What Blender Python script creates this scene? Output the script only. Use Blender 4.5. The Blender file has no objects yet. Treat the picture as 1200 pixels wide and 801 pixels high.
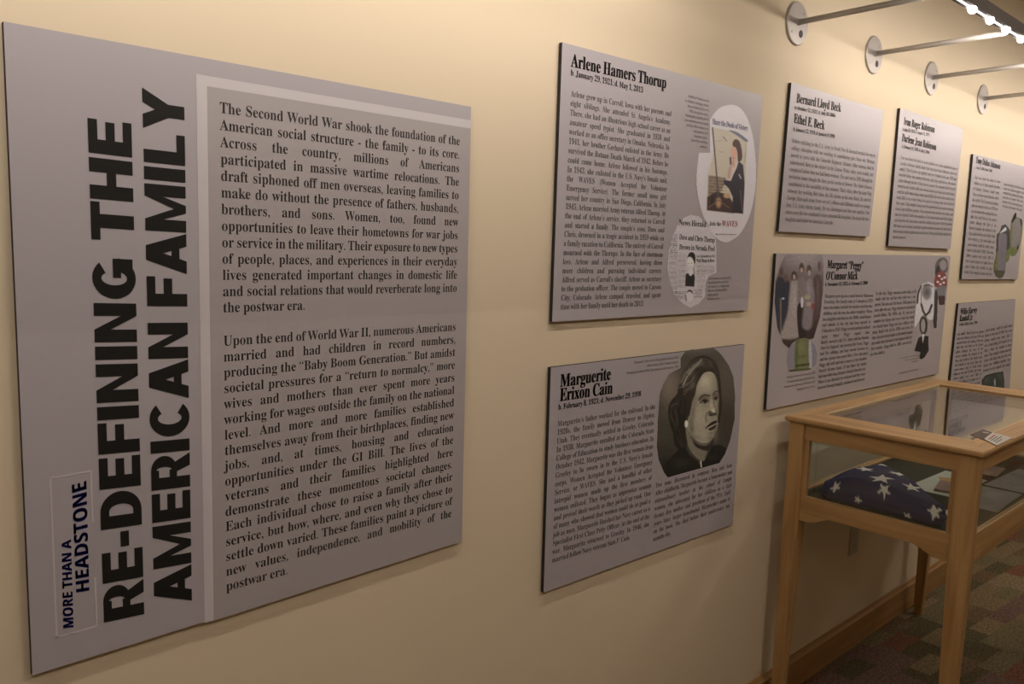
import bpy, bmesh, math, random
import numpy as np
from mathutils import Matrix, Vector

# ------------------------------------------------------------------ camera, world, lights, exposure
SC = bpy.context.scene
COL = SC.collection
S = 1.25
CAM = np.array([0.0, -1.0 * S, 1.47375])
F_PX, YAW, PITCH, ROLL = 980.85, 0.7642290182, 0.1230230241, 0.0328571888
_cy, _sy, _cp, _sp = math.cos(YAW), math.sin(YAW), math.cos(PITCH), math.sin(PITCH)
_f = np.array([_sy * _cp, _cy * _cp, -_sp]); _r = np.array([_cy, -_sy, 0.0]); _u = np.cross(_r, _f)
_c, _s = math.cos(ROLL), math.sin(ROLL)
RIGHT, UP, FWD = _c * _r + _s * _u, -_s * _r + _c * _u, _f
cd = bpy.data.cameras.new('camera'); cam = bpy.data.objects.new('camera', cd); COL.objects.link(cam)
cd.sensor_width = 36; cd.lens = F_PX / 1200 * 36; cd.clip_start = .02
cam.matrix_world = Matrix(((RIGHT[0], UP[0], -FWD[0], CAM[0]), (RIGHT[1], UP[1], -FWD[1], CAM[1]),
                           (RIGHT[2], UP[2], -FWD[2], CAM[2]), (0, 0, 0, 1)))
SC.camera = cam
w = bpy.data.worlds.new('world'); SC.world = w; w.use_nodes = True
w.node_tree.nodes['Background'].inputs[0].default_value = (1, .8, .6, 1)
w.node_tree.nodes['Background'].inputs[1].default_value = 0.02
SC.view_settings.view_transform = 'Standard'; SC.view_settings.look = 'None'
SC.view_settings.gamma = 1; SC.view_settings.exposure = 0.0
try: SC.view_settings.use_curve_mapping = False
except Exception: pass
SC.cycles.max_bounces = 8; SC.cycles.diffuse_bounces = 5; SC.cycles.transparent_max_bounces = 16
SC.cycles.caustics_reflective = False; SC.cycles.caustics_refractive = False
SC.cycles.sample_clamp_indirect = 4.0
RAILS = [(-.45, 1.68), (2.262, 6.0)]
LIGHT_COL = (1.0, .875, .765)
STRIP_W, CEIL_W = 3.2, 82
def area(name, loc, sx, sy, power, color, direction):
    l = bpy.data.lights.new(name, 'AREA'); l.shape = 'RECTANGLE'; l.size = sx; l.size_y = sy
    l.energy = power; l.color = color
    o = bpy.data.objects.new(name, l); COL.objects.link(o); o.location = loc
    z = -Vector(direction).normalized(); x = Vector((1, 0, 0)); x = (x - z * x.dot(z)).normalized(); y = z.cross(x)
    o.matrix_world = Matrix(((x.x, y.x, z.x, loc[0]), (x.y, y.y, z.y, loc[1]), (x.z, y.z, z.z, loc[2]), (0, 0, 0, 1)))
    return o
for a_, b_ in RAILS: area('strip_light', ((a_ + b_) / 2, -.397, 2.100), b_ - a_ - .06, .006, STRIP_W * (b_ - a_), LIGHT_COL, (0, .80, -.60))
for x_ in (-.6, 1.9, 4.4, 6.6): area('ceiling_lamp_light', (x_, -1.95, 2.735), .55, .55, CEIL_W, (1.0, .86, .735), (0, 0, -1))

# ------------------------------------------------------------------ helpers
def ray(px, py): return RIGHT * ((px - 600) / F_PX) + UP * (-(py - 400.5) / F_PX) + FWD
FACE_Y = -.0105                       # printed face of the boards
def at(px, py, y=FACE_Y):            # point of the board plane that the photograph shows at (px, py)
    d = ray(px, py); t = (y - CAM[1]) / d[1]; return CAM + d * t
def lin(c): return tuple(((v / 255) / 12.92 if v / 255 <= .04045 else ((v / 255 + .055) / 1.055) ** 2.4) for v in c)

def mat(name, color, rough=.6, metal=0, spec=.5, noise=None, bump=None):
    m = bpy.data.materials.new(name); m.use_nodes = True; nt = m.node_tree; b = nt.nodes['Principled BSDF']
    b.inputs['Base Color'].default_value = (*color, 1); b.inputs['Roughness'].default_value = rough
    b.inputs['Metallic'].default_value = metal; b.inputs['Specular IOR Level'].default_value = spec
    tc = nt.nodes.new('ShaderNodeTexCoord')
    if noise:
        sc, amt = noise
        n = nt.nodes.new('ShaderNodeTexNoise'); n.inputs['Scale'].default_value = sc; n.inputs['Detail'].default_value = 3
        nt.links.new(tc.outputs['Object'], n.inputs['Vector'])
        r = nt.nodes.new('ShaderNodeMapRange'); r.inputs[3].default_value = 1 - amt; r.inputs[4].default_value = 1 + amt
        nt.links.new(n.outputs[0], r.inputs[0])
        mx = nt.nodes.new('ShaderNodeVectorMath'); mx.operation = 'SCALE'; mx.inputs[0].default_value = color
        nt.links.new(r.outputs[0], mx.inputs['Scale']); nt.links.new(mx.outputs[0], b.inputs['Base Color'])
    if bump:
        sc, st, dist = bump
        n = nt.nodes.new('ShaderNodeTexNoise'); n.inputs['Scale'].default_value = sc; n.inputs['Detail'].default_value = 4
        nt.links.new(tc.outputs['Object'], n.inputs['Vector'])
        bm = nt.nodes.new('ShaderNodeBump'); bm.inputs['Strength'].default_value = st; bm.inputs['Distance'].default_value = dist
        nt.links.new(n.outputs[0], bm.inputs['Height']); nt.links.new(bm.outputs[0], b.inputs['Normal'])
    return m

def wood(name, axis, light=(.53, .33, .142), dark=(.35, .20, .078), rough=.38):
    m = bpy.data.materials.new(name); m.use_nodes = True; nt = m.node_tree; b = nt.nodes['Principled BSDF']
    tc = nt.nodes.new('ShaderNodeTexCoord'); mp = nt.nodes.new('ShaderNodeMapping')
    sc = [42, 42, 42]; sc[axis] = 2.2; mp.inputs['Scale'].default_value = sc
    nt.links.new(tc.outputs['Object'], mp.inputs[0])
    n = nt.nodes.new('ShaderNodeTexNoise'); n.inputs['Scale'].default_value = 1; n.inputs['Detail'].default_value = 6
    n.inputs['Distortion'].default_value = 1.1; nt.links.new(mp.outputs[0], n.inputs['Vector'])
    mp2 = nt.nodes.new('ShaderNodeMapping'); s2 = [9, 9, 9]; s2[axis] = .9; mp2.inputs['Scale'].default_value = s2
    nt.links.new(tc.outputs['Object'], mp2.inputs[0])
    wv = nt.nodes.new('ShaderNodeTexNoise'); wv.inputs['Scale'].default_value = 1; wv.inputs['Distortion'].default_value = 2.2
    nt.links.new(mp2.outputs[0], wv.inputs['Vector'])
    ad = nt.nodes.new('ShaderNodeMix'); ad.data_type = 'FLOAT'; ad.inputs[0].default_value = .45
    nt.links.new(n.outputs[0], ad.inputs[2]); nt.links.new(wv.outputs[0], ad.inputs[3])
    cr = nt.nodes.new('ShaderNodeValToRGB'); cr.color_ramp.elements[0].position = .36; cr.color_ramp.elements[1].position = .62
    cr.color_ramp.elements[0].color = (*dark, 1); cr.color_ramp.elements[1].color = (*light, 1)
    nt.links.new(ad.outputs[0], cr.inputs[0]); nt.links.new(cr.outputs[0], b.inputs['Base Color'])
    b.inputs['Roughness'].default_value = rough
    bp = nt.nodes.new('ShaderNodeBump'); bp.inputs['Strength'].default_value = .15; bp.inputs['Distance'].default_value = .001
    nt.links.new(n.outputs[0], bp.inputs['Height']); nt.links.new(bp.outputs[0], b.inputs['Normal'])
    return m

def glass_mat():
    m = bpy.data.materials.new('clear_glass'); m.use_nodes = True; nt = m.node_tree
    for n in list(nt.nodes): nt.nodes.remove(n)
    o = nt.nodes.new('ShaderNodeOutputMaterial'); t = nt.nodes.new('ShaderNodeBsdfTransparent'); g = nt.nodes.new('ShaderNodeBsdfGlossy')
    t.inputs[0].default_value = (.975, .985, .975, 1); g.inputs['Roughness'].default_value = .03; g.inputs[0].default_value = (1, 1, 1, 1)
    f = nt.nodes.new('ShaderNodeFresnel'); ge = nt.nodes.new('ShaderNodeNewGeometry'); mr = nt.nodes.new('ShaderNodeMapRange')
    mr.inputs[3].default_value = 1.5; mr.inputs[4].default_value = 1 / 1.5      # same reflectance on the way out as on the way in
    nt.links.new(ge.outputs['Backfacing'], mr.inputs[0]); nt.links.new(mr.outputs[0], f.inputs[0])
    mx = nt.nodes.new('ShaderNodeMixShader'); nt.links.new(f.outputs[0], mx.inputs[0]); nt.links.new(t.outputs[0], mx.inputs[1])
    nt.links.new(g.outputs[0], mx.inputs[2]); nt.links.new(mx.outputs[0], o.inputs[0]); return m

def emit_mat(name, color, strength):
    m = bpy.data.materials.new(name); m.use_nodes = True; b = m.node_tree.nodes['Principled BSDF']
    b.inputs['Base Color'].default_value = (.8, .8, .8, 1); b.inputs['Emission Color'].default_value = (*color, 1)
    b.inputs['Emission Strength'].default_value = strength; return m

def attr_mat(name, rough=.5):
    m = bpy.data.materials.new(name); m.use_nodes = True; nt = m.node_tree; b = nt.nodes['Principled BSDF']
    a = nt.nodes.new('ShaderNodeAttribute'); a.attribute_name = 'Col'; nt.links.new(a.outputs['Color'], b.inputs['Base Color'])
    b.inputs['Roughness'].default_value = rough; return m

def carpet_mat():
    m = bpy.data.materials.new('patchwork_carpet'); m.use_nodes = True; nt = m.node_tree; b = nt.nodes['Principled BSDF']
    N = nt.nodes.new; L = nt.links.new
    def math_(op, a, bb=None):
        n = N('ShaderNodeMath'); n.operation = op
        for i, v in enumerate((a, bb)):
            if v is None: continue
            if isinstance(v, (int, float)): n.inputs[i].default_value = v
            else: L(v, n.inputs[i])
        return n.outputs[0]
    tc = N('ShaderNodeTexCoord'); rot = N('ShaderNodeMapping'); rot.inputs['Rotation'].default_value = (0, 0, math.radians(4))
    L(tc.outputs['Object'], rot.inputs[0])
    def patches(rowh, cellw, seed, pal):
        sx = N('ShaderNodeSeparateXYZ'); L(rot.outputs[0], sx.inputs[0])
        ry = math_('ADD', math_('DIVIDE', sx.outputs[1], rowh), seed)
        row = math_('FLOOR', ry)
        wn = N('ShaderNodeTexWhiteNoise'); wn.noise_dimensions = '1D'; L(row, wn.inputs['W'])
        cx = math_('ADD', math_('DIVIDE', sx.outputs[0], cellw), math_('MULTIPLY', wn.outputs[0], 7.3))
        cell = math_('FLOOR', cx)
        cb = N('ShaderNodeCombineXYZ'); L(cell, cb.inputs[0]); L(row, cb.inputs[1]); cb.inputs[2].default_value = seed
        w2 = N('ShaderNodeTexWhiteNoise'); w2.noise_dimensions = '3D'; L(cb.outputs[0], w2.inputs['Vector'])
        cr = N('ShaderNodeValToRGB'); cr.color_ramp.interpolation = 'CONSTANT'
        els = cr.color_ramp.elements
        for i, c in enumerate(pal):
            e = els[i] if i < 2 else els.new(i / len(pal))
            e.position = i / len(pal); e.color = (*c, 1)
        L(w2.outputs[0], cr.inputs[0])
        w3 = N('ShaderNodeTexWhiteNoise'); w3.noise_dimensions = '3D'
        c3 = N('ShaderNodeCombineXYZ'); L(cell, c3.inputs[0]); L(row, c3.inputs[1]); c3.inputs[2].default_value = seed + 11
        L(c3.outputs[0], w3.inputs['Vector'])
        # edge distance for the pale seams
        fx = math_('FRACT', cx); fy = math_('FRACT', ry)
        return cr.outputs[0], w3.outputs[0], fx, fy
    tan, olive, brown, red, plum, dk, beige = (.20, .155, .088), (.165, .14, .08), (.15, .105, .065), (.18, .09, .06), (.16, .105, .085), (.105, .09, .05), (.22, .175, .105)
    c1, r1, fx1, fy1 = patches(.19, .31, 3, [tan, olive, brown, beige, plum, tan, dk])
    c2, r2, fx2, fy2 = patches(.075, .17, 8, [red, tan, dk, plum, olive, red, brown])
    mx = N('ShaderNodeMix'); mx.data_type = 'RGBA'; L(math_('GREATER_THAN', r2, .52), mx.inputs[0]); L(c1, mx.inputs[6]); L(c2, mx.inputs[7])
    nz = N('ShaderNodeTexNoise'); nz.inputs['Scale'].default_value = 100; nz.inputs['Detail'].default_value = 5; nz.inputs['Roughness'].default_value = .75; L(tc.outputs['Object'], nz.inputs['Vector'])
    mr = N('ShaderNodeMapRange'); mr.inputs[1].default_value = .3; mr.inputs[2].default_value = .7; mr.inputs[3].default_value = .35; mr.inputs[4].default_value = 2.0; L(nz.outputs[0], mr.inputs[0])
    sc = N('ShaderNodeVectorMath'); sc.operation = 'SCALE'; L(mx.outputs[2], sc.inputs[0]); L(mr.outputs[0], sc.inputs['Scale'])
    L(sc.outputs[0], b.inputs['Base Color']); b.inputs['Roughness'].default_value = .95; b.inputs['Specular IOR Level'].default_value = .1
    bp = N('ShaderNodeBump'); bp.inputs['Strength'].default_value = .6; bp.inputs['Distance'].default_value = .004; L(nz.outputs[0], bp.inputs['Height']); L(bp.outputs[0], b.inputs['Normal'])
    return m

M = dict(
    wall=mat('painted_wall', (.74, .64, .485), .75, spec=.25, noise=(1.3, .02), bump=(420, .12, .0006)),
    ceiling=mat('ceiling_paint', (.62, .58, .48), .9, noise=(2, .02)),
    carpet=carpet_mat(),
    wood_x=wood('honey_wood_x', 0), wood_y=wood('honey_wood_y', 1), wood_z=wood('honey_wood_z', 2),
    wood_base=wood('baseboard_wood', 0, (.42, .25, .105), (.33, .175, .07)),
    board=mat('grey_board_print', (.435, .412, .455), .42, spec=.4, noise=(900, .05)),
    text_ground=mat('warm_grey_print', (.412, .39, .408), .42, spec=.4, noise=(900, .05)),
    pale=mat('pale_grey_print', (.60, .58, .62), .42, noise=(900, .04)),
    edge=mat('black_board_edge', (.02, .016, .014), .7, noise=(60, .2)),
    ink=mat('black_ink', (.012, .012, .012), .5, spec=.3, noise=(500, .1)),
    ink_soft=mat('charcoal_ink', (.04, .036, .037), .5, spec=.3, noise=(500, .1)),
    ink_fine=mat('dark_grey_ink', (.12, .11, .112), .5, spec=.3, noise=(500, .1)),
    ink_mid=mat('mid_grey_ink', (.20, .185, .19), .5, spec=.3, noise=(500, .1)),
    blue=mat('navy_ink', (.010, .016, .18), .5, noise=(500, .1)),
    red=mat('red_ink', (.35, .03, .04), .5, noise=(500, .1)),
    photo=attr_mat('printed_photograph', .45),
    steel=mat('brushed_nickel', (.46, .43, .41), .42, .35, noise=(90, .06)),
    steel_dark=mat('dark_hole', (.02, .02, .02), .6, noise=(90, .1)),
    rod=mat('satin_rod', (.46, .43, .40), .55, .25, noise=(90, .06)),
    strip=emit_mat('strip_glow', (1, .93, .85), 3),
    housing=mat('dark_grey_housing', (.17, .15, .15), .5, .2, noise=(80, .08)),
    glass=glass_mat(),
    lamp=emit_mat('lamp_glow', (1, .93, .85), 30),
    ceil_glow=emit_mat('ceiling_lamp_glow', (1, .82, .62), 2.5),
    felt=mat('dark_deck_fabric', (.022, .024, .017), .95, spec=.1, noise=(300, .3), bump=(500, .5, .001)),
    plastic=mat('ivory_plastic', (.50, .45, .36), .4, noise=(30, .03)),
    flag=attr_mat('flag_cloth', .85),
    paper=mat('white_paper', (.72, .70, .66), .6, noise=(40, .03)),
    paper_reflection=mat('glass_reflection_paper', (.22, .23, .24), .6, noise=(22, .30)),  # blue-grey tone of added sheets stands in for the front glass reflection
    bead=mat('painted_highlight_bead', (.72, .56, .33), .45, noise=(50, .1)),  # pale tone paints the light caught along the glass stop edges
    paper_blue=mat('pale_paper', (.42, .47, .42), .6, noise=(14, .08)),
    brown_card=mat('brown_card', (.10, .05, .045), .5, noise=(60, .35)),
    tan_card=mat('tan_card', (.40, .24, .10), .5, noise=(60, .2)),
    pink_card=mat('brown_print', (.24, .15, .13), .5, noise=(40, .3)),
)

def tag(o, label=None, cat=None, group=None, kind=None):
    for k, v in (('label', label), ('category', cat), ('group', group), ('kind', kind)):
        if v: o[k] = v
    return o
def empty(name, loc, label=None, cat=None, group=None):
    o = bpy.data.objects.new(name, None); o.empty_display_size = .05; COL.objects.link(o); o.location = loc
    return tag(o, label, cat, group)
def link(name, me, m, parent=None, loc=None):
    """mesh data given in world space (or relative to loc when loc is given)"""
    o = bpy.data.objects.new(name, me)
    if m is not None and not me.materials: me.materials.append(m)
    COL.objects.link(o)
    if parent is not None:
        o.parent = parent
        base = Vector((0, 0, 0)); p = parent
        while p is not None: base += Vector(p.location); p = p.parent
        if loc is None: me.transform(Matrix.Translation(-base)) ; o.location = (0, 0, 0)
        else: o.location = Vector(loc) - base
    elif loc is not None: o.location = loc
    return o
def from_bm(bm, name='mesh', smooth=False):
    me = bpy.data.meshes.new(name); bmesh.ops.recalc_face_normals(bm, faces=bm.faces); bm.to_mesh(me); bm.free()
    if smooth:
        for p in me.polygons: p.use_smooth = True
    return me
def box_me(x0, x1, y0, y1, z0, z1, bev=.0, top=None):
    bm = bmesh.new(); r = bmesh.ops.create_cube(bm, size=1)
    for v in r['verts']:
        v.co = Vector((x0 + (v.co.x + .5) * (x1 - x0), y0 + (v.co.y + .5) * (y1 - y0), z0 + (v.co.z + .5) * (z1 - z0)))
    if bev: bmesh.ops.bevel(bm, geom=bm.edges[:], offset=bev, segments=2, affect='EDGES', profile=.6)
    return from_bm(bm, 'box')
def prism_me(pts, axis, a0, a1, bev=0):
    """polygon pts (2D) extruded along axis; the 2D coordinates are the two other axes in order"""
    bm = bmesh.new()
    def mk(p, a):
        c = [0, 0, 0]; o = [i for i in range(3) if i != axis]; c[axis] = a; c[o[0]] = p[0]; c[o[1]] = p[1]; return bm.verts.new(c)
    A = [mk(p, a0) for p in pts]; B = [mk(p, a1) for p in pts]
    bm.faces.new(A); bm.faces.new(B[::-1])
    for i in range(len(pts)):
        j = (i + 1) % len(pts); bm.faces.new((A[i], B[i], B[j], A[j]))
    bmesh.ops.recalc_face_normals(bm, faces=bm.faces)
    if bev: bmesh.ops.bevel(bm, geom=[e for e in bm.edges if e.calc_face_angle(0) > .5], offset=bev, segments=2, affect='EDGES')
    bmesh.ops.triangulate(bm, faces=[f for f in bm.faces if len(f.verts) > 4])
    return from_bm(bm, 'prism')
def cyl_me(p0, p1, r, n=20, r2=None, rx=1.0):
    bm = bmesh.new(); p0, p1 = Vector(p0), Vector(p1); d = p1 - p0
    bmesh.ops.create_cone(bm, cap_ends=True, segments=n, radius1=r, radius2=r if r2 is None else r2, depth=d.length)
    q = d.to_track_quat('Z', 'Y').to_matrix().to_4x4()
    bmesh.ops.transform(bm, matrix=Matrix.Translation((p0 + p1) / 2) @ q, verts=bm.verts)
    me = from_bm(bm, 'cyl')
    for p in me.polygons: p.use_smooth = len(p.vertices) == 4
    return me
def raw_me(V, Fc, name='mesh'):
    me = bpy.data.meshes.new(name)
    V = np.asarray(V, dtype=np.float32); Fc = np.asarray(Fc, dtype=np.int32); n = Fc.shape[1]
    me.vertices.add(len(V)); me.vertices.foreach_set('co', V.ravel())
    me.loops.add(Fc.size); me.loops.foreach_set('vertex_index', Fc.ravel())
    me.polygons.add(len(Fc)); me.polygons.foreach_set('loop_start', np.arange(0, Fc.size, n, dtype=np.int32))
    me.update(calc_edges=True); me.validate(); return me

# ------------------------------------------------------------------ lettering
_glyph = {}
def _u(s, U, Lo, D):
    o = ''
    for c in s:
        if 'A' <= c <= 'Z': o += chr(U + ord(c) - 65)
        elif 'a' <= c <= 'z': o += chr(Lo + ord(c) - 97)
        elif c.isdigit(): o += chr(D + ord(c) - 48)
        else: o += c
    return o
SERIF = (0x1D400, 0x1D41A, 0x1D7CE); SANS = (0x1D5D4, 0x1D5EE, 0x1D7EC)
def _text_me(body):
    cu = bpy.data.curves.new('t', 'FONT'); cu.body = body; cu.size = 1; cu.resolution_u = 2
    o = bpy.data.objects.new('t', cu); COL.objects.link(o)
    bpy.context.view_layer.update()
    dg = bpy.context.evaluated_depsgraph_get(); e = o.evaluated_get(dg); me = e.to_mesh()
    V = np.array([v.co[:] for v in me.vertices]).reshape(-1, 3); me.calc_loop_triangles()
    T = np.array([t.vertices[:] for t in me.loop_triangles], dtype=int).reshape(-1, 3)
    e.to_mesh_clear(); bpy.data.objects.remove(o); bpy.data.curves.remove(cu); return V, T
def glyph(c, fam):
    k = (c, fam)
    if k not in _glyph:
        g = _u(c, *fam); H = _u('H', *fam)
        wid = lambda b: (lambda V: V[:, 0].max() - V[:, 0].min())(_text_me(b)[0])
        adv = wid(H + g + H) - wid(H + H)
        V, T = (_text_me(g) if c != ' ' else (np.zeros((0, 3)), np.zeros((0, 3), int)))
        if fam not in _glyph: _glyph[fam] = _text_me(H)[0][:, 1].max()
        cap = _glyph[fam]
        _glyph[k] = (V[:, :2] / cap, T, max(adv, .05) / cap)
    return _glyph[k]
def natural(s, fam): return sum(glyph(c, fam)[2] for c in s if c != ' '), s.count(' ')
def line_mesh(s, fam, cap, xs, width=None, align='J', bold=0):
    """glyph geometry of one line in metres, baseline at 0; returns V (n,2), T"""
    words = s.split(' '); nw = len(words)
    ww = [sum(glyph(c, fam)[2] for c in wd) * cap * xs for wd in words]
    gap = .36 * cap * xs * 1.0
    tot = sum(ww) + gap * (nw - 1)
    k = 1.0; x0 = 0.0
    if width is not None and align == 'J':
        if nw > 1:
            gap = (width - sum(ww)) / (nw - 1)
            if gap < .30 * cap * xs:
                k = width / (sum(ww) + .30 * cap * xs * (nw - 1)); gap = .30 * cap * xs * k
        else: k = width / tot
    elif width is not None and align == 'F':
        k = width / tot; gap *= k
    elif width is not None:
        if tot > width: k = width / tot; gap *= k; tot = width
        if align == 'R': x0 = width - tot
    Vs, Ts, n, x = [], [], 0, x0
    for wd in words:
        for c in wd:
            V, T, a = glyph(c, fam)
            if len(V):
                for sh in ((0,) if not bold else (-bold, bold)):
                    Vs.append(V * [cap * xs * k, cap] + [x + sh * cap, 0]); Ts.append(T + n); n += len(V)
            x += a * cap * xs * k
        x += gap
    return (np.vstack(Vs), np.vstack(Ts)) if Vs else (np.zeros((0, 2)), np.zeros((0, 3), int))
def text_block(parent, name, lines, q, m, cap=.6, xs=.85, fam=SERIF, align='J', n=None, y=FACE_Y, lift=.0005, label=None, capm=None, bold=0, gap=.36):
    """q: photo pixels of baseline ends: first-left, first-right, last-right, last-left (the last full line).
    lines: strings; a trailing '|' marks a line that is not stretched to the full width."""
    P = [at(*p, y=y) for p in q]; w = (np.linalg.norm(P[1] - P[0]) + np.linalg.norm(P[2] - P[3])) / 2
    nl = n if n else len(lines); dn = max(nl - 1, 1)
    step = (np.linalg.norm(P[3] - P[0]) + np.linalg.norm(P[2] - P[1])) / 2 / dn if nl > 1 else .02
    capm = capm if capm else cap * step
    if align == 'J':
        c_ = [(w - gap * capm * b) / (a * capm) for a, b in (natural(s, fam) for s in lines if s and not s.endswith('|')) if a]
        xs = min(1.12, sorted(c_)[max(0, len(c_) // 8)])
    Vs, Ts, k = [], [], 0
    for i, s in enumerate(lines):
        a = align
        if s.endswith('|'): s = s[:-1]; a = 'L' if align == 'J' else align
        if not s: continue
        V, T = line_mesh(s, fam, capm, xs, w, a, bold)
        if not len(V): continue
        u = (V[:, 0] / w)[:, None]; t = (i / dn if nl > 1 else 0)
        Lp = P[0] * (1 - t) + P[3] * t; Rp = P[1] * (1 - t) + P[2] * t
        W = Lp * (1 - u) + Rp * u; W[:, 2] += V[:, 1]
        W[:, 1] = y - lift
        Vs.append(W); Ts.append(T + k); k += len(W)
    me = raw_me(np.vstack(Vs), np.vstack(Ts)); o = link(name, me, m, parent)
    if label: o['label'] = label
    return o
def quad_text(parent, name, s, q, m, fam=SANS, poly=None, y=FACE_Y, lift=.0005, bold=0):
    """one line fitted into a pixel quad: baseline start, baseline end, cap end, cap start"""
    P = [at(*p, y=y) for p in q]
    V, T = poly if poly is not None else line_mesh(s, fam, 1.0, 1.0, bold=bold)
    x0, x1 = V[:, 0].min(), V[:, 0].max(); u = ((V[:, 0] - x0) / (x1 - x0))[:, None]; v = V[:, 1][:, None]
    W = (P[0] * (1 - u) + P[1] * u) * (1 - v) + (P[3] * (1 - u) + P[2] * u) * v; W[:, 1] = y - lift
    return link(name, raw_me(W, T), m, parent)

# heavy block capitals for the headline (cap height 1)
def heavy(text):
    t = .27
    def arc(cx, cy, rx, ry, a0, a1, n=14): return [(cx + rx * math.cos(math.radians(a0 + (a1 - a0) * i / n)), cy + ry * math.sin(math.radians(a0 + (a1 - a0) * i / n))) for i in range(n + 1)]
    def ring(cx, cy, rx, ry, tx, ty, a0, a1, n=18):
        o = arc(cx, cy, rx, ry, a0, a1, n); i = arc(cx, cy, rx - tx, ry - ty, a0, a1, n); return [[o[k], o[k + 1], i[k + 1], i[k]] for k in range(n)]
    R = lambda x0, y0, x1, y1: [(x0, y0), (x1, y0), (x1, y1), (x0, y1)]
    h = .21
    G = {
     'E': ([R(0, 0, t, 1), R(t, 0, .66, h), R(t, .395, .62, .605), R(t, 1 - h, .65, 1)], .70),
     'F': ([R(0, 0, t, 1), R(t, .375, .60, .59), R(t, 1 - h, .64, 1)], .67),
     'H': ([R(0, 0, t, 1), R(.52, 0, .52 + t, 1), R(t, .39, .52, .61)], .84),
     'I': ([R(0, 0, t, 1)], .32),
     'L': ([R(0, 0, t, 1), R(t, 0, .63, h)], .655),
     'T': ([R(.235, 0, .235 + t, 1 - h), R(0, 1 - h, .74, 1)], .755),
     '-': ([R(0, .33, .33, .54)], .38),
     'N': ([R(0, 0, .255, 1), R(.53, 0, .785, 1), [(.255, 1), (.255, .62), (.53, 0), (.53, .38)]], .84),
     'M': ([R(0, 0, .25, 1), R(.73, 0, .98, 1), [(.25, 1), (.25, .56), (.41, 0), (.49, 0), (.49, .30)], [(.73, 1), (.49, .30), (.49, 0), (.57, 0), (.73, .56)]], 1.03),
     'A': ([[(0, 0), (.275, 0), (.55, 1), (.28, 1)], [(.87, 0), (.595, 0), (.32, 1), (.59, 1)], R(.25, .18, .62, .38)], .865),
     'Y': ([[(0, 1), (.29, 1), (.545, .38), (.28, .38)], [(.82, 1), (.53, 1), (.275, .38), (.54, .38)], R(.275, 0, .545, .42)], .82),
     'D': ([R(0, 0, t, 1), R(t, 0, .36, h), R(t, 1 - h, .36, 1)] + ring(.36, .5, .42, .5, t, h, -90, 90), .815),
     'R': ([R(0, 0, t, 1), R(t, 1 - .2, .44, 1), R(t, .34, .44, .53), [(.36, .40), (.60, .40), (.79, 0), (.50, 0)]] + ring(.44, .67, .32, .33, .25, .14, -90, 90), .80),
     'C': (ring(.41, .5, .41, .51, t, .21, 42, 318, 26), .80),
     'G': (ring(.41, .5, .41, .51, t, .21, 42, 350, 26) + [R(.42, .34, .80, .53), R(.60, .06, .80, .36)], .855),
    }
    out, x = [], 0
    for c in text:
        if c == ' ': x += .27; continue
        polys, adv = G[c]; V, T, Z = [], [], []
        for n_, p in enumerate(polys):
            b = len(V); V += [(px + x, py) for px, py in p]; Z += [n_ * 4e-6] * len(p)
            T += [(b, b + i, b + i + 1) for i in range(1, len(p) - 1)]
        out.append((np.array(V, float), np.array(T, int), np.array(Z))); x += adv + .035
    return out
def headline(parent, text, q, m, y=FACE_Y, lift=.0005):
    P = [at(*p, y=y) for p in q]; L_ = heavy(text); x1 = max(V[:, 0].max() for V, _, _ in L_)
    for V, T, Z in L_:
        u = (V[:, 0] / x1)[:, None]; v = V[:, 1][:, None]
        W = (P[0] * (1 - u) + P[1] * u) * (1 - v) + (P[3] * (1 - u) + P[2] * u) * v; W[:, 1] = y - lift - Z
        link('letter', raw_me(W, T), m, parent)

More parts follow.
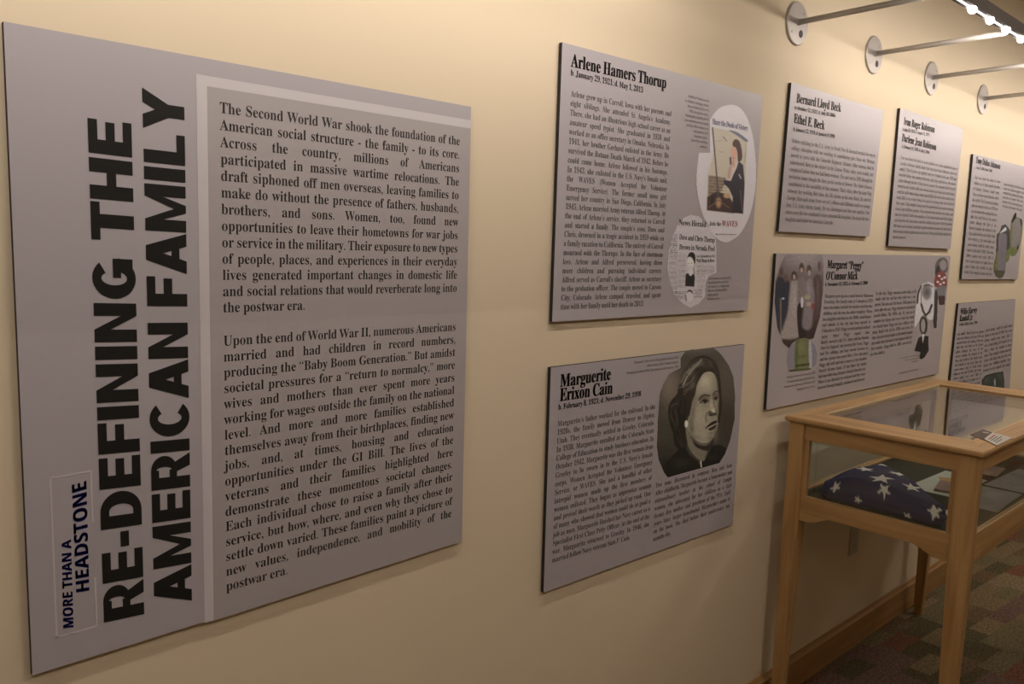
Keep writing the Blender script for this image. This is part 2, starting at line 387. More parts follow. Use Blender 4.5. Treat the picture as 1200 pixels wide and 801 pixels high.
# ------------------------------------------------------------------ printed pictures: colour per vertex on a fine flat grid
class Pic:
    def __init__(s, origin, scale, outline, step, bg, smooth_outline=True, cut=None):
        s.o = np.array(origin, float); s.k = scale; out = np.array(outline, float)
        s.out = s.cr(out) if smooth_outline else out
        mn, mx = s.out.min(0), s.out.max(0); d = step * scale
        xs = np.arange(mn[0], mx[0] + d, d); ys = np.arange(mn[1], mx[1] + d, d)
        s.X, s.Y = np.meshgrid(xs, ys); s.C = np.empty(s.X.shape + (3,)); s.C[:] = lin(bg)
        fx, fy = s.X[:-1, :-1] + d / 2, s.Y[:-1, :-1] + d / 2
        s.m = s.inside(s.out, fx, fy)
        for c in (cut or []): s.m &= ~((fx > c[0]) & (fx < c[2]) & (fy > c[1]) & (fy < c[3]))
    @staticmethod
    def cr(p, n=6):
        N = len(p); o = []
        for i in range(N):
            a, b, c, d = p[i - 1], p[i], p[(i + 1) % N], p[(i + 2) % N]
            for k in range(n):
                t = k / n; o.append(.5 * (2 * b + (c - a) * t + (2 * a - 5 * b + 4 * c - d) * t * t + (3 * b - a - 3 * c + d) * t ** 3))
        return np.array(o)
    @staticmethod
    def inside(p, X, Y):
        r = np.zeros(X.shape, bool); N = len(p)
        for i in range(N):
            (x0, y0), (x1, y1) = p[i], p[(i + 1) % N]
            if y0 == y1: continue
            r ^= ((y0 > Y) != (y1 > Y)) & (X < (x1 - x0) * (Y - y0) / (y1 - y0) + x0)
        return r
    def dist(s, p, closed=True):
        D = np.full(s.X.shape, 1e9)
        for i in range(len(p) if closed else len(p) - 1):
            a, b = p[i], p[(i + 1) % len(p)]; ab = b - a; L = ab @ ab + 1e-9
            t = np.clip(((s.X - a[0]) * ab[0] + (s.Y - a[1]) * ab[1]) / L, 0, 1)
            D = np.minimum(D, np.hypot(s.X - a[0] - t * ab[0], s.Y - a[1] - t * ab[1]))
        return D
    def mix(s, a, col):
        a = np.clip(a, 0, 1)[..., None]; s.C = s.C * (1 - a) + np.array(lin(col)) * a
    def poly(s, pts, col, soft=3, smooth=True, op=1):
        p = np.array(pts, float); p = s.cr(p) if smooth else p
        D = s.dist(p); D = np.where(s.inside(p, s.X, s.Y), D, -D); s.mix(op * (.5 + D / soft), col)
    def ell(s, x, y, rx, ry, col, soft=.2, op=1, rot=0):
        c, sn = math.cos(math.radians(rot)), math.sin(math.radians(rot)); dx, dy = s.X - x, s.Y - y
        r = np.hypot((dx * c + dy * sn) / rx, (-dx * sn + dy * c) / ry); s.mix(op * (.5 + (1 - r) / soft), col)
    def line(s, pts, w, col, soft=2, op=1, smooth=False):
        p = np.array(pts, float); s.mix(op * (.5 + (w / 2 - s.dist(p, False)) / soft), col)
    def glow(s, x, y, rx, ry, col, op=.5):
        s.mix(op * np.exp(-(((s.X - x) / rx) ** 2 + ((s.Y - y) / ry) ** 2)), col)
    def grain(s, amt, seed=1, cell=1):
        rs = np.random.RandomState(seed); r = rs.rand(*s.X.shape) * .5
        for c in (3, 6):
            b = rs.rand(s.X.shape[0] // c + 2, s.X.shape[1] // c + 2); r = r + np.kron(b, np.ones((c, c)))[:s.X.shape[0], :s.X.shape[1]] * .5
        s.C *= (1 + amt * (r - .75))[..., None]
    def columns(s, x0, x1, y0, y1, pitch, col, op=.5, slope=0, duty=.5, seed=3):
        rs = np.random.RandomState(seed); v = (s.Y - y0 - slope * (s.X - x0)) / pitch; row = np.floor(v).astype(int)
        n = rs.rand(400, 64); xi = np.clip(((s.X - x0) / max(pitch * .55, 1)).astype(int), 0, 63)
        a = ((v - row) < duty) & (s.X > x0) & (s.X < x1) & (v > 0) & (s.Y < y1 + slope * (s.X - x0))
        s.mix(a * op * (.25 + .75 * (n[np.clip(row, 0, 399), xi] > .25)), col)
    def build(s, parent, name, ref, albedo, lift=.0004, label=None, y=FACE_Y):
        px = s.o[0] + s.X / s.k; py = s.o[1] + s.Y / s.k
        d = RIGHT[:, None, None] * ((px - 600) / F_PX) + UP[:, None, None] * (-(py - 400.5) / F_PX) + FWD[:, None, None]
        t = (y - CAM[1]) / d[1]; W = (CAM[:, None, None] + d * t); W[1] = y - lift
        h, w_ = s.X.shape; idx = np.arange(h * w_).reshape(h, w_)
        Fq = np.stack([idx[:-1, :-1], idx[1:, :-1], idx[1:, 1:], idx[:-1, 1:]], -1)[s.m]
        used = np.unique(Fq); remap = np.zeros(h * w_, int); remap[used] = np.arange(len(used))
        V = W.reshape(3, -1).T[used]; Cc = s.C.reshape(-1, 3)[used] / np.array(lin(ref)) * np.array(albedo)
        me = raw_me(V, remap[Fq]); a = me.color_attributes.new('Col', 'FLOAT_COLOR', 'POINT')
        a.data.foreach_set('color', np.c_[np.clip(Cc, 0, .95), np.ones(len(Cc))].astype(np.float32).ravel())
        o = link(name, me, M['photo'], parent)
        if label: o['label'] = label
        return o
BOARD = (.435, .412, .455)

# ------------------------------------------------------------------ the room
def struct(name, me, m, parent=None): o = link(name, me, m, parent); o['kind'] = 'structure'; return o
struct('floor', box_me(-2.6, 8.0, -4.3, .1, -.1, 0), M['carpet'])
struct('ceiling', box_me(-2.6, 8.0, -4.3, .1, 2.75, 2.85), M['ceiling'])
struct('wall_back', box_me(-2.6, 8.0, 0, .1, 0, 2.75), M['wall'])
struct('wall_front', box_me(-2.6, 8.0, -4.3, -4.2, 0, 2.75), M['wall'])
struct('wall_left', box_me(-2.6, -2.5, -4.2, 0, 0, 2.75), M['wall'])
struct('wall_right', box_me(7.9, 8.0, -4.2, 0, 0, 2.75), M['wall'])
prof = [(0, 0), (-.012, 0), (-.012, .092), (-.015, .096), (-.015, .102), (-.009, .110), (-.006, .119), (0, .119)]
struct('baseboard_back', prism_me(prof, 0, -2.5, 7.9), M['wood_base'])
def ceiling_lamp(x, y, label):
    t = empty('ceiling_lamp', (x, y, 2.75), label, 'ceiling light')
    link('trim_frame', prism_me([(x - .3, 2.735), (x + .3, 2.735), (x + .3, 2.75), (x - .3, 2.75)], 1, y - .3, y + .3, .002), M['plastic'], t)
    link('diffuser', box_me(x - .26, x + .26, y - .26, y + .26, 2.7365, 2.7385), M['ceil_glow'], t)
# ------------------------------------------------------------------ exhibit panels
def panel(corners, label, group='grey text panels on the wall'):
    P = [at(*c) for c in corners]                 # TL, TR, BR, BL of the face
    base = (P[2] + P[3]) / 2
    root = empty('exhibit_panel', (base[0], 0, base[2]), label, 'panel', group)
    bm = bmesh.new(); f = [bm.verts.new((p[0], FACE_Y, p[2])) for p in P]; b = [bm.verts.new((p[0], -.0015, p[2])) for p in P]
    ff = bm.faces.new(f[::-1]); bk = bm.faces.new(b); ed = []
    for i in range(4): j = (i + 1) % 4; ed.append(bm.faces.new((f[i], b[i], b[j], f[j])))
    bmesh.ops.recalc_face_normals(bm, faces=bm.faces)
    for e in ed + [bk]: e.material_index = 1
    me = bpy.data.meshes.new('board'); bm.to_mesh(me); bm.free(); me.materials.append(M['board']); me.materials.append(M['edge'])
    link('board', me, None, root)
    return root
def flat(parent, name, pts, m, lift=.0003, label=None):
    P = np.array([at(*p) for p in pts]); P[:, 1] = FACE_Y - lift
    n = len(pts); T = [(0, i, i + 1) for i in range(1, n - 1)]
    o = link(name, raw_me(P, T), m, parent)
    if label: o['label'] = label
    return o

# --- large introduction panel
A = panel([(4, 25), (552, 125), (541, 634), (38, 791)], 'largest grey panel, farthest left, with a bold black headline printed sideways')
flat(A, 'text_ground', [(242.3, 100.6), (551.6, 150.3), (541, 634), (250, 727)], M['text_ground'], .0002)
flat(A, 'pale_stripe', [(229.7, 86.4), (242.3, 88.8), (250.3, 726.5), (239.8, 729.8)], M['pale'], .00035, 'narrow pale stripe running down the panel')
flat(A, 'pale_stripe', [(242.3, 88.8), (551.9, 141), (551.7, 150.6), (242.4, 100.8)], M['pale'], .00035, 'narrow pale stripe running across the panel')
headline(A, 'RE-DEFINING THE', [(169, 719), (153.8, 144.8), (102.3, 137.3), (121.7, 729)], M['ink'])
headline(A, 'AMERICAN FAMILY', [(224.8, 703), (215.6, 110), (166.3, 102.3), (180.7, 712)], M['ink'])
def frame_lines(parent, segs, wpx):
    V, T = [], []
    for a, b in segs:
        a, b = np.array(a, float), np.array(b, float); d = b - a; n = np.array([-d[1], d[0]]) / np.linalg.norm(d) * wpx / 2; k = len(V)
        V += [at(*(a + n)), at(*(b + n)), at(*(b - n)), at(*(a - n))]; T += [(k, k + 1, k + 2), (k, k + 2, k + 3)]
    V = np.array(V); V[:, 1] = FACE_Y - .0004
    return link('logo_frame', raw_me(V, T), M['pale'], parent)
frame_lines(A, [((58.3, 560.2), (107.2, 551.2)), ((59, 560), (66.6, 747)), ((66, 746.6), (114.3, 732.6)), ((106.6, 551), (108.6, 612)), ((111.4, 676), (113.6, 733))], 1.9)
quad_text(A, 'logo_text', 'MORE THAN A', [(86.1, 734.4), (83.1, 631.3), (72, 632.8), (74, 735.5)], M['blue'], bold=.03)
quad_text(A, 'logo_text', 'HEADSTONE', [(104.6, 691.4), (101.1, 562.7), (84, 567.7), (89.1, 693.9)], M['blue'], bold=.03)
text_block(A, 'body_text', ["The Second World War shook the foundation of the", "American social structure - the family - to its core.",
 "Across the country, millions of Americans", "participated in massive wartime relocations. The", "draft siphoned off men overseas, leaving families to",
 "make do without the presence of fathers, husbands,", "brothers, and sons. Women, too, found new", "opportunities to leave their hometowns for war jobs",
 "or service in the military. Their exposure to new types", "of people, places, and experiences in their everyday",
 "lives generated important changes in domestic life", "and social relations that would reverberate long into", "the postwar era.|"],
 [(257.2, 132), (538.8, 170.3), (535.2, 341.7), (260.8, 346.9)], M['ink_soft'], n=12, cap=.63)
text_block(A, 'body_text', ["Upon the end of World War II, numerous Americans", "married and had children in record numbers,",
 "producing the “Baby Boom Generation.” But amidst", "societal pressures for a “return to normalcy,” more", "wives and mothers than ever spent more years",
 "working for wages outside the family on the national", "level. And more and more families established", "themselves away from their birthplaces, finding new",
 "jobs, and, at times, housing and education", "opportunities under the GI Bill. The lives of the", "veterans and their families highlighted here",
 "demonstrate these momentous societal changes.", "Each individual chose to raise a family after their", "service, but how, where, and even why they chose to",
 "settle down varied. These families paint a picture of", "new values, independence, and mobility of the", "postwar era.|"],
 [(261.5, 405), (534, 387), (529, 605), (264.6, 674.8)], M['ink_soft'], n=16, cap=.63)

# --- panel with poster and newspaper cut-outs
B = panel([(659, 49.5), (894, 112), (876, 363), (647, 377)], 'grey panel with white oval poster print, upper row, right of the largest panel')
def one(parent, name, s, p0, p1, caph, m, xs=.85, fam=SERIF, fit=True):
    """a single line between two photo pixels, cap height in metres"""
    q = [p0, p1, p1, p0]; return text_block(parent, name, [s], q, m, capm=caph, xs=xs, fam=fam, align='F', n=1, bold=.035 if name == 'title' else .015)
one(B, 'title', 'Arlene Hamers Thorup', (669, 78), (780.5, 103.6), .0265, M['ink'])
one(B, 'dates', 'b. January 29, 1921; d. May 1, 2013', (668.5, 88.2), (753.4, 108.8), .0125, M['ink_soft'])
text_block(B, 'body_text', ["Arlene grew up in Carroll, Iowa with her parents and", "eight siblings. She attended St. Angela’s Academy.",
 "There, she had an illustrious high school career as an", "amateur speed typist. She graduated in 1938 and", "worked as an office secretary in Omaha, Nebraska. In",
 "1941, her brother Gerhard enlisted in the Army. He", "survived the Bataan Death March of 1942. Before he", "could come home, Arlene followed in his footsteps.",
 "In 1943, she enlisted in the U.S. Navy’s female unit,", "the WAVES (Women Accepted for Volunteer", "Emergency Service). The former small town girl",
 "served her country in San Diego, California. In July", "1945, Arlene married Army veteran Alfred Thorup. At", "the end of Arlene’s service, they returned to Carroll",
 "and started a family. The couple’s sons, Dave and", "Chris, drowned in a tragic accident in 1959 while on", "a family vacation to California. The entirety of Carroll",
 "mourned with the Thorups. In the face of enormous", "loss, Arlene and Alfred persevered, having three", "more children and pursuing individual careers.",
 "Alfred served as Carroll’s sheriff. Arlene as secretary", "to the probation officer. The couple moved to Carson", "City, Colorado. Arlene camped, traveled, and spent", "time with her family until her death in 2013.|"],
 [(668.9, 112.6), (786.5, 136.4), (773.8, 348), (657.1, 351.9)], M['ink_fine'], n=23, cap=.62)
text_block(B, 'caption', ["WAVES, or Women Accepted", "for Volunteer Emergency Service,", "first served during the war in", "1942, through the country,", "including this recruiting poster,",
 "were stationed across the nation", "serving in offices and ports as", "radio operators and", "parachute riggers.", "From Navy recruiting", "campaign."],
 [(795, 111.5), (831, 119.7), (828.4, 173.7), (792, 168)], M['ink_mid'], align='R', cap=.55, xs=.8)
text_block(B, 'caption', ["Local newspaper reporting the 1959", "loss of brothers Dave and Chris;", "their parents were visiting Nevada", "at the time. The Herald, 1959.", "Family collection", "and county archives."],
 [(830.4, 327.2), (868, 326), (867.4, 349), (828.4, 351.2)], M['ink_mid'], align='L', cap=.55, xs=.8)
# newspaper print
n = Pic((770, 240), 6.16, [(195, 92), (240, 72), (300, 82), (345, 130), (400, 190), (424, 245), (428, 380), (427, 490), (372, 512), (350, 560), (345, 660), (300, 712), (240, 740), (190, 715), (125, 650), (90, 560), (75, 450), (85, 330), (110, 230), (150, 140)], .45, (186, 178, 180), smooth_outline=False)
n.columns(85, 140, 370, 640, 9, (120, 112, 112), .6); n.columns(145, 205, 350, 600, 9, (125, 118, 118), .6, seed=5); n.columns(285, 415, 440, 500, 9, (110, 104, 104), .6, seed=7)
n.columns(285, 345, 500, 620, 9, (130, 122, 122), .5, seed=8); n.columns(90, 145, 210, 370, 13, (95, 88, 88), .8, duty=.5, seed=9)
for yy in (425, 515, 570): n.line([(78, yy), (138, yy)], 2, (130, 124, 124), 2)
n.line([(140, 350), (140, 640)], 2, (140, 134, 134), 2)
n.poly([(205, 500), (225, 490), (240, 505), (262, 480), (272, 520), (268, 590), (202, 586)], (30, 30, 32), 4, False)
n.poly([(225, 480), (262, 455), (270, 480), (240, 512)], (200, 195, 195), 5); n.ell(240, 412, 24, 48, (205, 200, 198))
n.poly([(215, 385), (228, 352), (250, 340), (272, 358), (276, 400), (270, 425), (258, 392), (240, 375), (222, 378)], (28, 24, 24), 4)
n.ell(226, 422, 4, 3, (60, 55, 55)); n.ell(248, 420, 4, 3, (60, 55, 55)); n.line([(230, 448), (244, 446)], 3, (110, 90, 90))
n.line([(262, 455), (268, 490)], 5, (60, 55, 55), 4)
n.ell(235, 660, 24, 40, (200, 194, 194)); n.poly([(212, 632), (228, 612), (250, 618), (258, 640), (235, 625)], (50, 44, 44), 5)
n.columns(125, 205, 625, 680, 12, (90, 84, 86), .8, seed=12, duty=.5); n.columns(265, 325, 612, 670, 12, (100, 94, 94), .8, seed=14, duty=.5)
n.line([(205, 650), (210, 690)], 6, (40, 36, 38), 4); n.grain(.12)
n.build(B, 'newspaper_print', (150, 141, 141), BOARD, .0004, 'black and white newspaper cut-out with a boy in a dark suit')
c4 = lambda x, y: (770 + x / 6.16, 240 + y / 6.16)
def two(parent, name, s, p0, p1, caph, m, lift=.0008, fam=SERIF):
    return text_block(parent, name, [s], [p0, p1, p1, p0], m, capm=caph, fam=fam, align='F', n=1, lift=lift)
two(B, 'newspaper_heading', 'News Herald', c4(155, 146), c4(352, 160), .0145, M['ink'])
two(B, 'newspaper_heading', 'Dave and Chris Thorup', c4(158, 248), c4(414, 272), .0135, M['ink'])
two(B, 'newspaper_heading', 'Drown in Nevada Pool', c4(158, 322), c4(414, 334), .0135, M['ink'])
two(B, 'newspaper_heading', 'Coast Trip Ends With Dive in Pool', c4(282, 378), c4(414, 378), .006, M['ink_soft'])
two(B, 'newspaper_heading', 'With Plunge in River', c4(282, 412), c4(412, 412), .0085, M['ink'])
# poster print
p = Pic((770, 95), 6.675, [(570, 185), (640, 205), (700, 280), (745, 420), (768, 600), (772, 760), (755, 920), (715, 1070), (650, 1190), (580, 1245), (540, 1260), (480, 1240), (420, 1170), (350, 1030), (312, 860), (308, 720), (325, 570), (345, 450), (400, 320), (480, 215)], .45, (222, 216, 218), cut=[(250, 150, 412, 560)])
pc5 = lambda x, y: ((640 + x / 4.215 - 770) * 6.675, (40 + y / 4.215 - 95) * 6.675)
pc6 = lambda x, y: ((640 + x / 4.45 - 770) * 6.675, (210 + y / 4.45 - 95) * 6.675)
p.poly([(432, 362), (560, 385), (705, 465), (672, 1038), (388, 1010), (396, 740), (440, 560)], (208, 197, 178), 5, False)
p.poly([(560, 385), (630, 402), (708, 462), (690, 472), (630, 430)], (110, 112, 132), 5); p.line([(515, 435), (545, 470)], 8, (135, 128, 130), 5)
p.line([(485, 552), (515, 556)], 5, (165, 158, 150), 5); p.line([(470, 470), (505, 462)], 8, (180, 172, 165), 10)
p.poly([(400, 735), (470, 742), (540, 760), (520, 830), (480, 880), (395, 900)], (150, 132, 112), 8, False, .8)
p.columns(400, 540, 745, 880, 24, (90, 75, 65), .55, .08)
p.poly([(390, 905), (470, 860), (520, 880), (560, 900), (600, 960), (600, 1035), (388, 1010)], (62, 42, 40), 10, False)
p.ell(480, 950, 22, 40, (190, 150, 115), .6, .8); p.ell(430, 930, 12, 50, (30, 20, 24), .6, .8); p.ell(545, 895, 26, 20, (196, 160, 120), .5); p.line([(400, 990), (480, 930), (560, 990)], 8, (120, 95, 75), 6)
p.line([(432, 365), (446, 520), (470, 800), (478, 900)], 11, (84, 74, 74), 5)
p.poly([(690, 470), (692, 560), (680, 640), (690, 540)], (140, 135, 130), 6)
p.poly([(560, 740), (585, 660), (610, 620), (640, 640), (610, 720), (575, 790), (560, 800)], (222, 205, 195), 8)
p.poly([(636, 625), (672, 655), (684, 800), (672, 1037), (590, 1030), (590, 905), (560, 840), (520, 800), (522, 772), (575, 780), (600, 720), (620, 680)], (26, 22, 44), 6, False)
p.ell(600, 565, 22, 52, (224, 172, 150), .3); p.poly([(580, 500), (592, 560), (583, 575), (580, 540)], (224, 172, 150), 5)
p.poly([(588, 490), (600, 462), (622, 455), (645, 475), (660, 530), (665, 590), (655, 622), (632, 628), (626, 560), (614, 520), (596, 512)], (72, 36, 36), 5)
p.ell(596, 645, 12, 30, (216, 165, 145), .4); p.line([(572, 600), (575, 650)], 14, (60, 44, 66), 6); p.line([(590, 600), (600, 602)], 5, (180, 60, 60), 3)
p.poly([(556, 690), (574, 650), (582, 680), (566, 760), (552, 750)], (200, 165, 150), 6); p.line([(640, 730), (655, 760)], 8, (190, 185, 195), 5)
p.line([(600, 820), (640, 1000)], 6, (20, 17, 34), 8); p.line([(652, 860), (664, 1010)], 10, (88, 78, 84), 6); p.grain(.06)
p.build(B, 'poster_print', (170, 161, 161), BOARD, .0006, 'white oval print of a poster with a dark-haired woman in a navy jacket')
c3 = lambda x, y: (770 + x / 6.675, 95 + y / 6.675)
two(B, 'poster_text', 'Share the Deeds of Victory', c3(428, 335), c3(706, 388), .0135, M['blue'], .0010)
c6 = lambda x, y: (640 + x / 4.45, 210 + y / 4.45)
two(B, 'poster_text', 'Join the', c6(850, 240), c6(910, 243), .011, M['ink_soft'], .0010)
two(B, 'poster_text', 'WAVES', c6(914, 244), c6(996, 247), .015, M['red'], .0010)
two(B, 'poster_text', 'Apply to your nearest recruiting station', c6(880, 288), c6(990, 290), .0035, M['ink_fine'], .0010)

# --- panel with a woman's portrait
C = panel([(645.6, 430.4), (872.7, 403.3), (858.5, 614), (637, 694)], 'grey panel below the oval poster one, with a woman\'s black and white portrait')
one(C, 'title', 'Marguerite', (656, 453.6), (715.6, 444.4), .029, M['ink'])
one(C, 'title', 'Erixon Cain', (655.6, 470), (717.6, 460.6), .029, M['ink'])
one(C, 'dates', 'b. February 8, 1921; d. November 29, 1998', (654, 480), (751, 463.6), .0125, M['ink_soft'])
text_block(C, 'body_text', ["Marguerite’s father worked for the railroad. In the", "1920s, the family moved from Denver to Ogden,", "Utah. They eventually settled in Greeley, Colorado.",
 "In 1938, Marguerite enrolled at the Colorado State", "College of Education to study business education. In", "October 1942, Marguerite was the first woman from",
 "Greeley to be sworn in to the U.S. Navy’s female", "corps, Women Accepted for Volunteer Emergency", "Service, or WAVES. She and a handful of other",
 "intrepid women made up the first members of", "women enlisted. They began as apprentice seamen", "and proved their worth as they picked up rank. One",
 "of many who showed that women could do as good a", "job as men, Marguerite finished her Navy career as a", "Specialist First Class Petty Officer. At the end of the",
 "war, Marguerite returned to Greeley. In 1946, she", "married fellow Navy veteran Sam F. Cain.|"],
 [(653, 499.4), (767.8, 478.7), (760.5, 616), (647, 649.2)], M['ink_fine'], n=16, cap=.62)
text_block(C, 'body_text', ["Two sons, discovered in common: Ron and Sam.", "After childbirth, Marguerite became a homemaker and", "extraordinary teacher at the school of Langle",
 "women, she advocated for her children as a Girl", "Scouts den mother and president of the PTA. Until", "years later, larger homebound, Marguerite’s name is", "on the book. She died before their anniversary, ten", "months shy.|"],
 [(768, 571.2), (858.2, 546.5), (854.9, 593.7), (765.4, 625.1)], M['ink_fine'], n=7, cap=.60)
text_block(C, 'caption', ["Marguerite Erixon in her Navy portrait taken in 1943,", "with her hair curled; Greeley, Colorado.", "Photograph courtesy of the Cain family and city museum, 1998."],
 [(729, 427.6), (795, 419.6), (795, 430.4), (730, 438.8)], M['ink_mid'], align='R', cap=.55, xs=.8)
g = Pic((765, 400), 4.854, [(180, 60), (215, 46), (345, 39), (368, 52), (392, 78), (430, 132), (457, 200), (467, 300), (465, 440), (440, 560), (410, 640), (378, 690), (85, 772), (64, 745), (33, 672), (23, 600), (28, 450), (39, 300), (60, 240), (95, 182), (158, 150), (158, 95)], .42, (62, 55, 46), smooth_outline=False)
g.glow(90, 260, 70, 120, (112, 98, 84), .9); g.glow(40, 480, 60, 160, (66, 62, 50), .7); g.glow(420, 180, 60, 140, (84, 74, 64), .6); g.glow(240, 40, 140, 30, (96, 88, 78), .6)
g.glow(430, 450, 60, 120, (50, 44, 36), .7); g.glow(60, 720, 120, 120, (34, 34, 28), .9)
# hair mass behind
g.poly([(150, 240), (158, 195), (185, 150), (215, 108), (262, 82), (310, 84), (350, 112), (376, 165), (384, 230), (388, 300), (392, 345), (380, 380), (340, 300), (250, 300), (205, 420), (192, 520), (188, 600), (152, 616), (122, 585), (113, 520), (96, 470), (86, 400), (98, 345), (125, 312), (140, 290)], (32, 28, 24), 7)
# neck
g.poly([(192, 470), (198, 580), (222, 632), (262, 672), (290, 676), (304, 640), (322, 590), (330, 555), (280, 500)], (112, 102, 84), 6)
# dress
g.poly([(186, 600), (205, 640), (238, 668), (272, 692), (296, 676), (318, 630), (335, 590), (380, 585), (425, 610), (378, 690), (85, 772), (40, 730), (110, 650), (150, 610)], (26, 25, 21), 6, False)
g.glow(160, 690, 50, 30, (44, 42, 36), .7); g.glow(340, 660, 30, 20, (40, 38, 32), .6)
# face
g.poly([(284, 180), (316, 170), (344, 180), (360, 215), (367, 255), (370, 295), (376, 330), (372, 360), (376, 395), (372, 425), (374, 450), (366, 484), (358, 520), (338, 552), (310, 574), (278, 578), (244, 560), (216, 528), (200, 492), (196, 455), (206, 420), (216, 370), (228, 310), (248, 240), (264, 205)], (140, 129, 108), 5)
g.glow(300, 225, 34, 40, (176, 162, 134), .75); g.glow(262, 430, 34, 60, (162, 148, 122), .6); g.glow(292, 535, 34, 24, (158, 144, 118), .6)
g.glow(366, 250, 12, 60, (96, 86, 70), .7); g.glow(214, 460, 16, 60, (104, 94, 76), .65); g.glow(238, 330, 16, 60, (104, 94, 76), .6)
g.glow(374, 360, 10, 60, (84, 74, 62), .8); g.glow(358, 520, 14, 40, (90, 80, 66), .8); g.glow(240, 545, 30, 16, (96, 86, 70), .5)
g.glow(372, 420, 12, 50, (70, 62, 52), .7); g.glow(226, 400, 14, 60, (92, 83, 68), .6); g.glow(305, 365, 30, 14, (120, 109, 90), .5); g.glow(318, 300, 60, 10, (112, 102, 84), .45)
g.glow(345, 250, 14, 50, (118, 107, 89), .5); g.glow(330, 550, 30, 20, (100, 90, 75), .6); g.glow(270, 480, 26, 40, (146, 134, 112), .6); g.glow(222, 500, 14, 36, (84, 76, 62), .6)
# under-jaw shadow
g.poly([(226, 560), (262, 584), (300, 590), (330, 572), (346, 548), (336, 600), (310, 622), (268, 612), (238, 592)], (44, 38, 32), 9, True, .9)
g.line([(220, 546), (244, 566), (276, 582), (310, 582), (334, 564)], 6, (50, 44, 36), 9, .7)
# hair over the brow and side
g.poly([(150, 245), (165, 190), (205, 130), (255, 95), (312, 92), (350, 124), (370, 172), (372, 205), (352, 182), (320, 170), (288, 182), (266, 215), (250, 250), (240, 300), (226, 335), (212, 400), (200, 425), (150, 400), (140, 300)], (38, 33, 28), 6)
g.line([(368, 180), (378, 250), (384, 330), (382, 400), (374, 455)], 13, (30, 26, 22), 6, .9)
g.glow(215, 180, 26, 44, (92, 82, 70), .8); g.glow(262, 128, 30, 18, (98, 88, 76), .7); g.glow(190, 235, 22, 30, (80, 71, 60), .7); g.glow(225, 240, 16, 30, (84, 75, 63), .7); g.glow(330, 130, 22, 22, (70, 62, 53), .6)
for a, wd, cc, op in [([(172, 262), (186, 212), (212, 168), (244, 132), (278, 106)], 7, (134, 122, 104), .75), ([(152, 240), (160, 205), (186, 168)], 7, (100, 90, 77), .6), ([(205, 230), (224, 190), (252, 156), (280, 140)], 8, (24, 20, 17), .75),
    ([(158, 300), (170, 262), (196, 232), (232, 205)], 7, (24, 20, 17), .7), ([(176, 300), (200, 275), (238, 250)], 8, (86, 77, 65), .6), ([(112, 350), (102, 400), (108, 450)], 9, (56, 50, 43), .6),
    ([(138, 330), (126, 380), (134, 440), (128, 500)], 7, (60, 53, 46), .6), ([(160, 340), (150, 400), (160, 470), (150, 560)], 9, (17, 14, 12), .75), ([(186, 330), (182, 400), (178, 470)], 9, (17, 14, 12), .75), ([(150, 500), (160, 560), (178, 590)], 7, (50, 44, 38), .6),
    ([(286, 110), (316, 122), (346, 150), (364, 186)], 8, (60, 53, 46), .6), ([(296, 98), (330, 108), (356, 140)], 5, (20, 17, 14), .6)]:
    g.line(a, wd, cc, 9, op)
for a, wd, cc, op in [([(160, 232), (178, 196), (206, 160), (232, 132)], 5, (128, 116, 99), .8), ([(168, 246), (192, 204), (222, 164), (250, 138), (268, 112)], 4, (150, 138, 118), .75),
    ([(236, 150), (262, 124), (272, 98)], 6, (112, 102, 87), .75), ([(150, 262), (182, 250), (214, 226), (236, 200)], 6, (104, 94, 80), .65), ([(176, 282), (210, 262), (232, 236)], 5, (96, 87, 74), .6),
    ([(280, 96), (306, 100), (334, 120)], 5, (84, 76, 65), .6), ([(270, 130), (294, 140), (312, 160)], 5, (70, 62, 53), .6), ([(246, 112), (232, 124), (214, 150)], 4, (26, 22, 18), .8), ([(188, 184), (204, 196), (216, 220)], 5, (30, 26, 22), .6),
    ([(104, 372), (120, 356), (140, 352)], 6, (78, 70, 60), .6), ([(98, 420), (112, 440), (122, 480)], 5, (66, 59, 50), .6), ([(128, 400), (142, 440), (140, 480)], 6, (60, 54, 46), .6), ([(136, 540), (156, 580), (172, 600)], 5, (60, 54, 46), .6)]:
    g.line(a, wd, cc, 4, op)
# brows, eyes, nose, mouth
g.glow(292, 322, 34, 18, (72, 63, 52), .85); g.glow(356, 308, 18, 24, (70, 61, 50), .8); g.line([(262, 332), (276, 312), (294, 303), (322, 309)], 8, (30, 25, 20), 5, .95); g.line([(343, 300), (352, 286), (368, 280)], 6, (40, 33, 26), 4, .9)
g.glow(294, 332, 26, 16, (92, 80, 64), .8); g.glow(358, 318, 13, 18, (84, 74, 58), .8)
g.line([(270, 348), (284, 334), (302, 330), (316, 340)], 7, (20, 17, 14), 4); g.ell(296, 341, 12, 9, (20, 17, 14), .5); g.line([(278, 350), (296, 354), (314, 346)], 3, (70, 62, 50), 3, .8); g.ell(282, 343, 4, 3, (120, 110, 92), .6); g.ell(309, 342, 3, 3, (120, 110, 92), .6)
g.line([(346, 328), (356, 316), (368, 318)], 5, (26, 22, 18), 3); g.ell(358, 324, 7, 7, (26, 22, 18), .4)
g.line([(342, 306), (346, 340), (354, 375)], 5, (84, 74, 60), 7, .8); g.glow(332, 365, 8, 34, (160, 148, 124), .8); g.glow(344, 392, 9, 12, (186, 172, 146), .8)
g.poly([(322, 392), (314, 412), (322, 424), (344, 424), (362, 420), (364, 408), (350, 404), (336, 400)], (78, 68, 55), 7, True, .8); g.line([(322, 398), (318, 412), (326, 420), (340, 418)], 5, (58, 50, 40), 4, .8); g.ell(332, 417, 9, 4, (36, 30, 24), .4); g.ell(354, 412, 6, 5, (40, 34, 27), .4); g.line([(356, 384), (360, 404)], 5, (84, 74, 60), 4, .8)
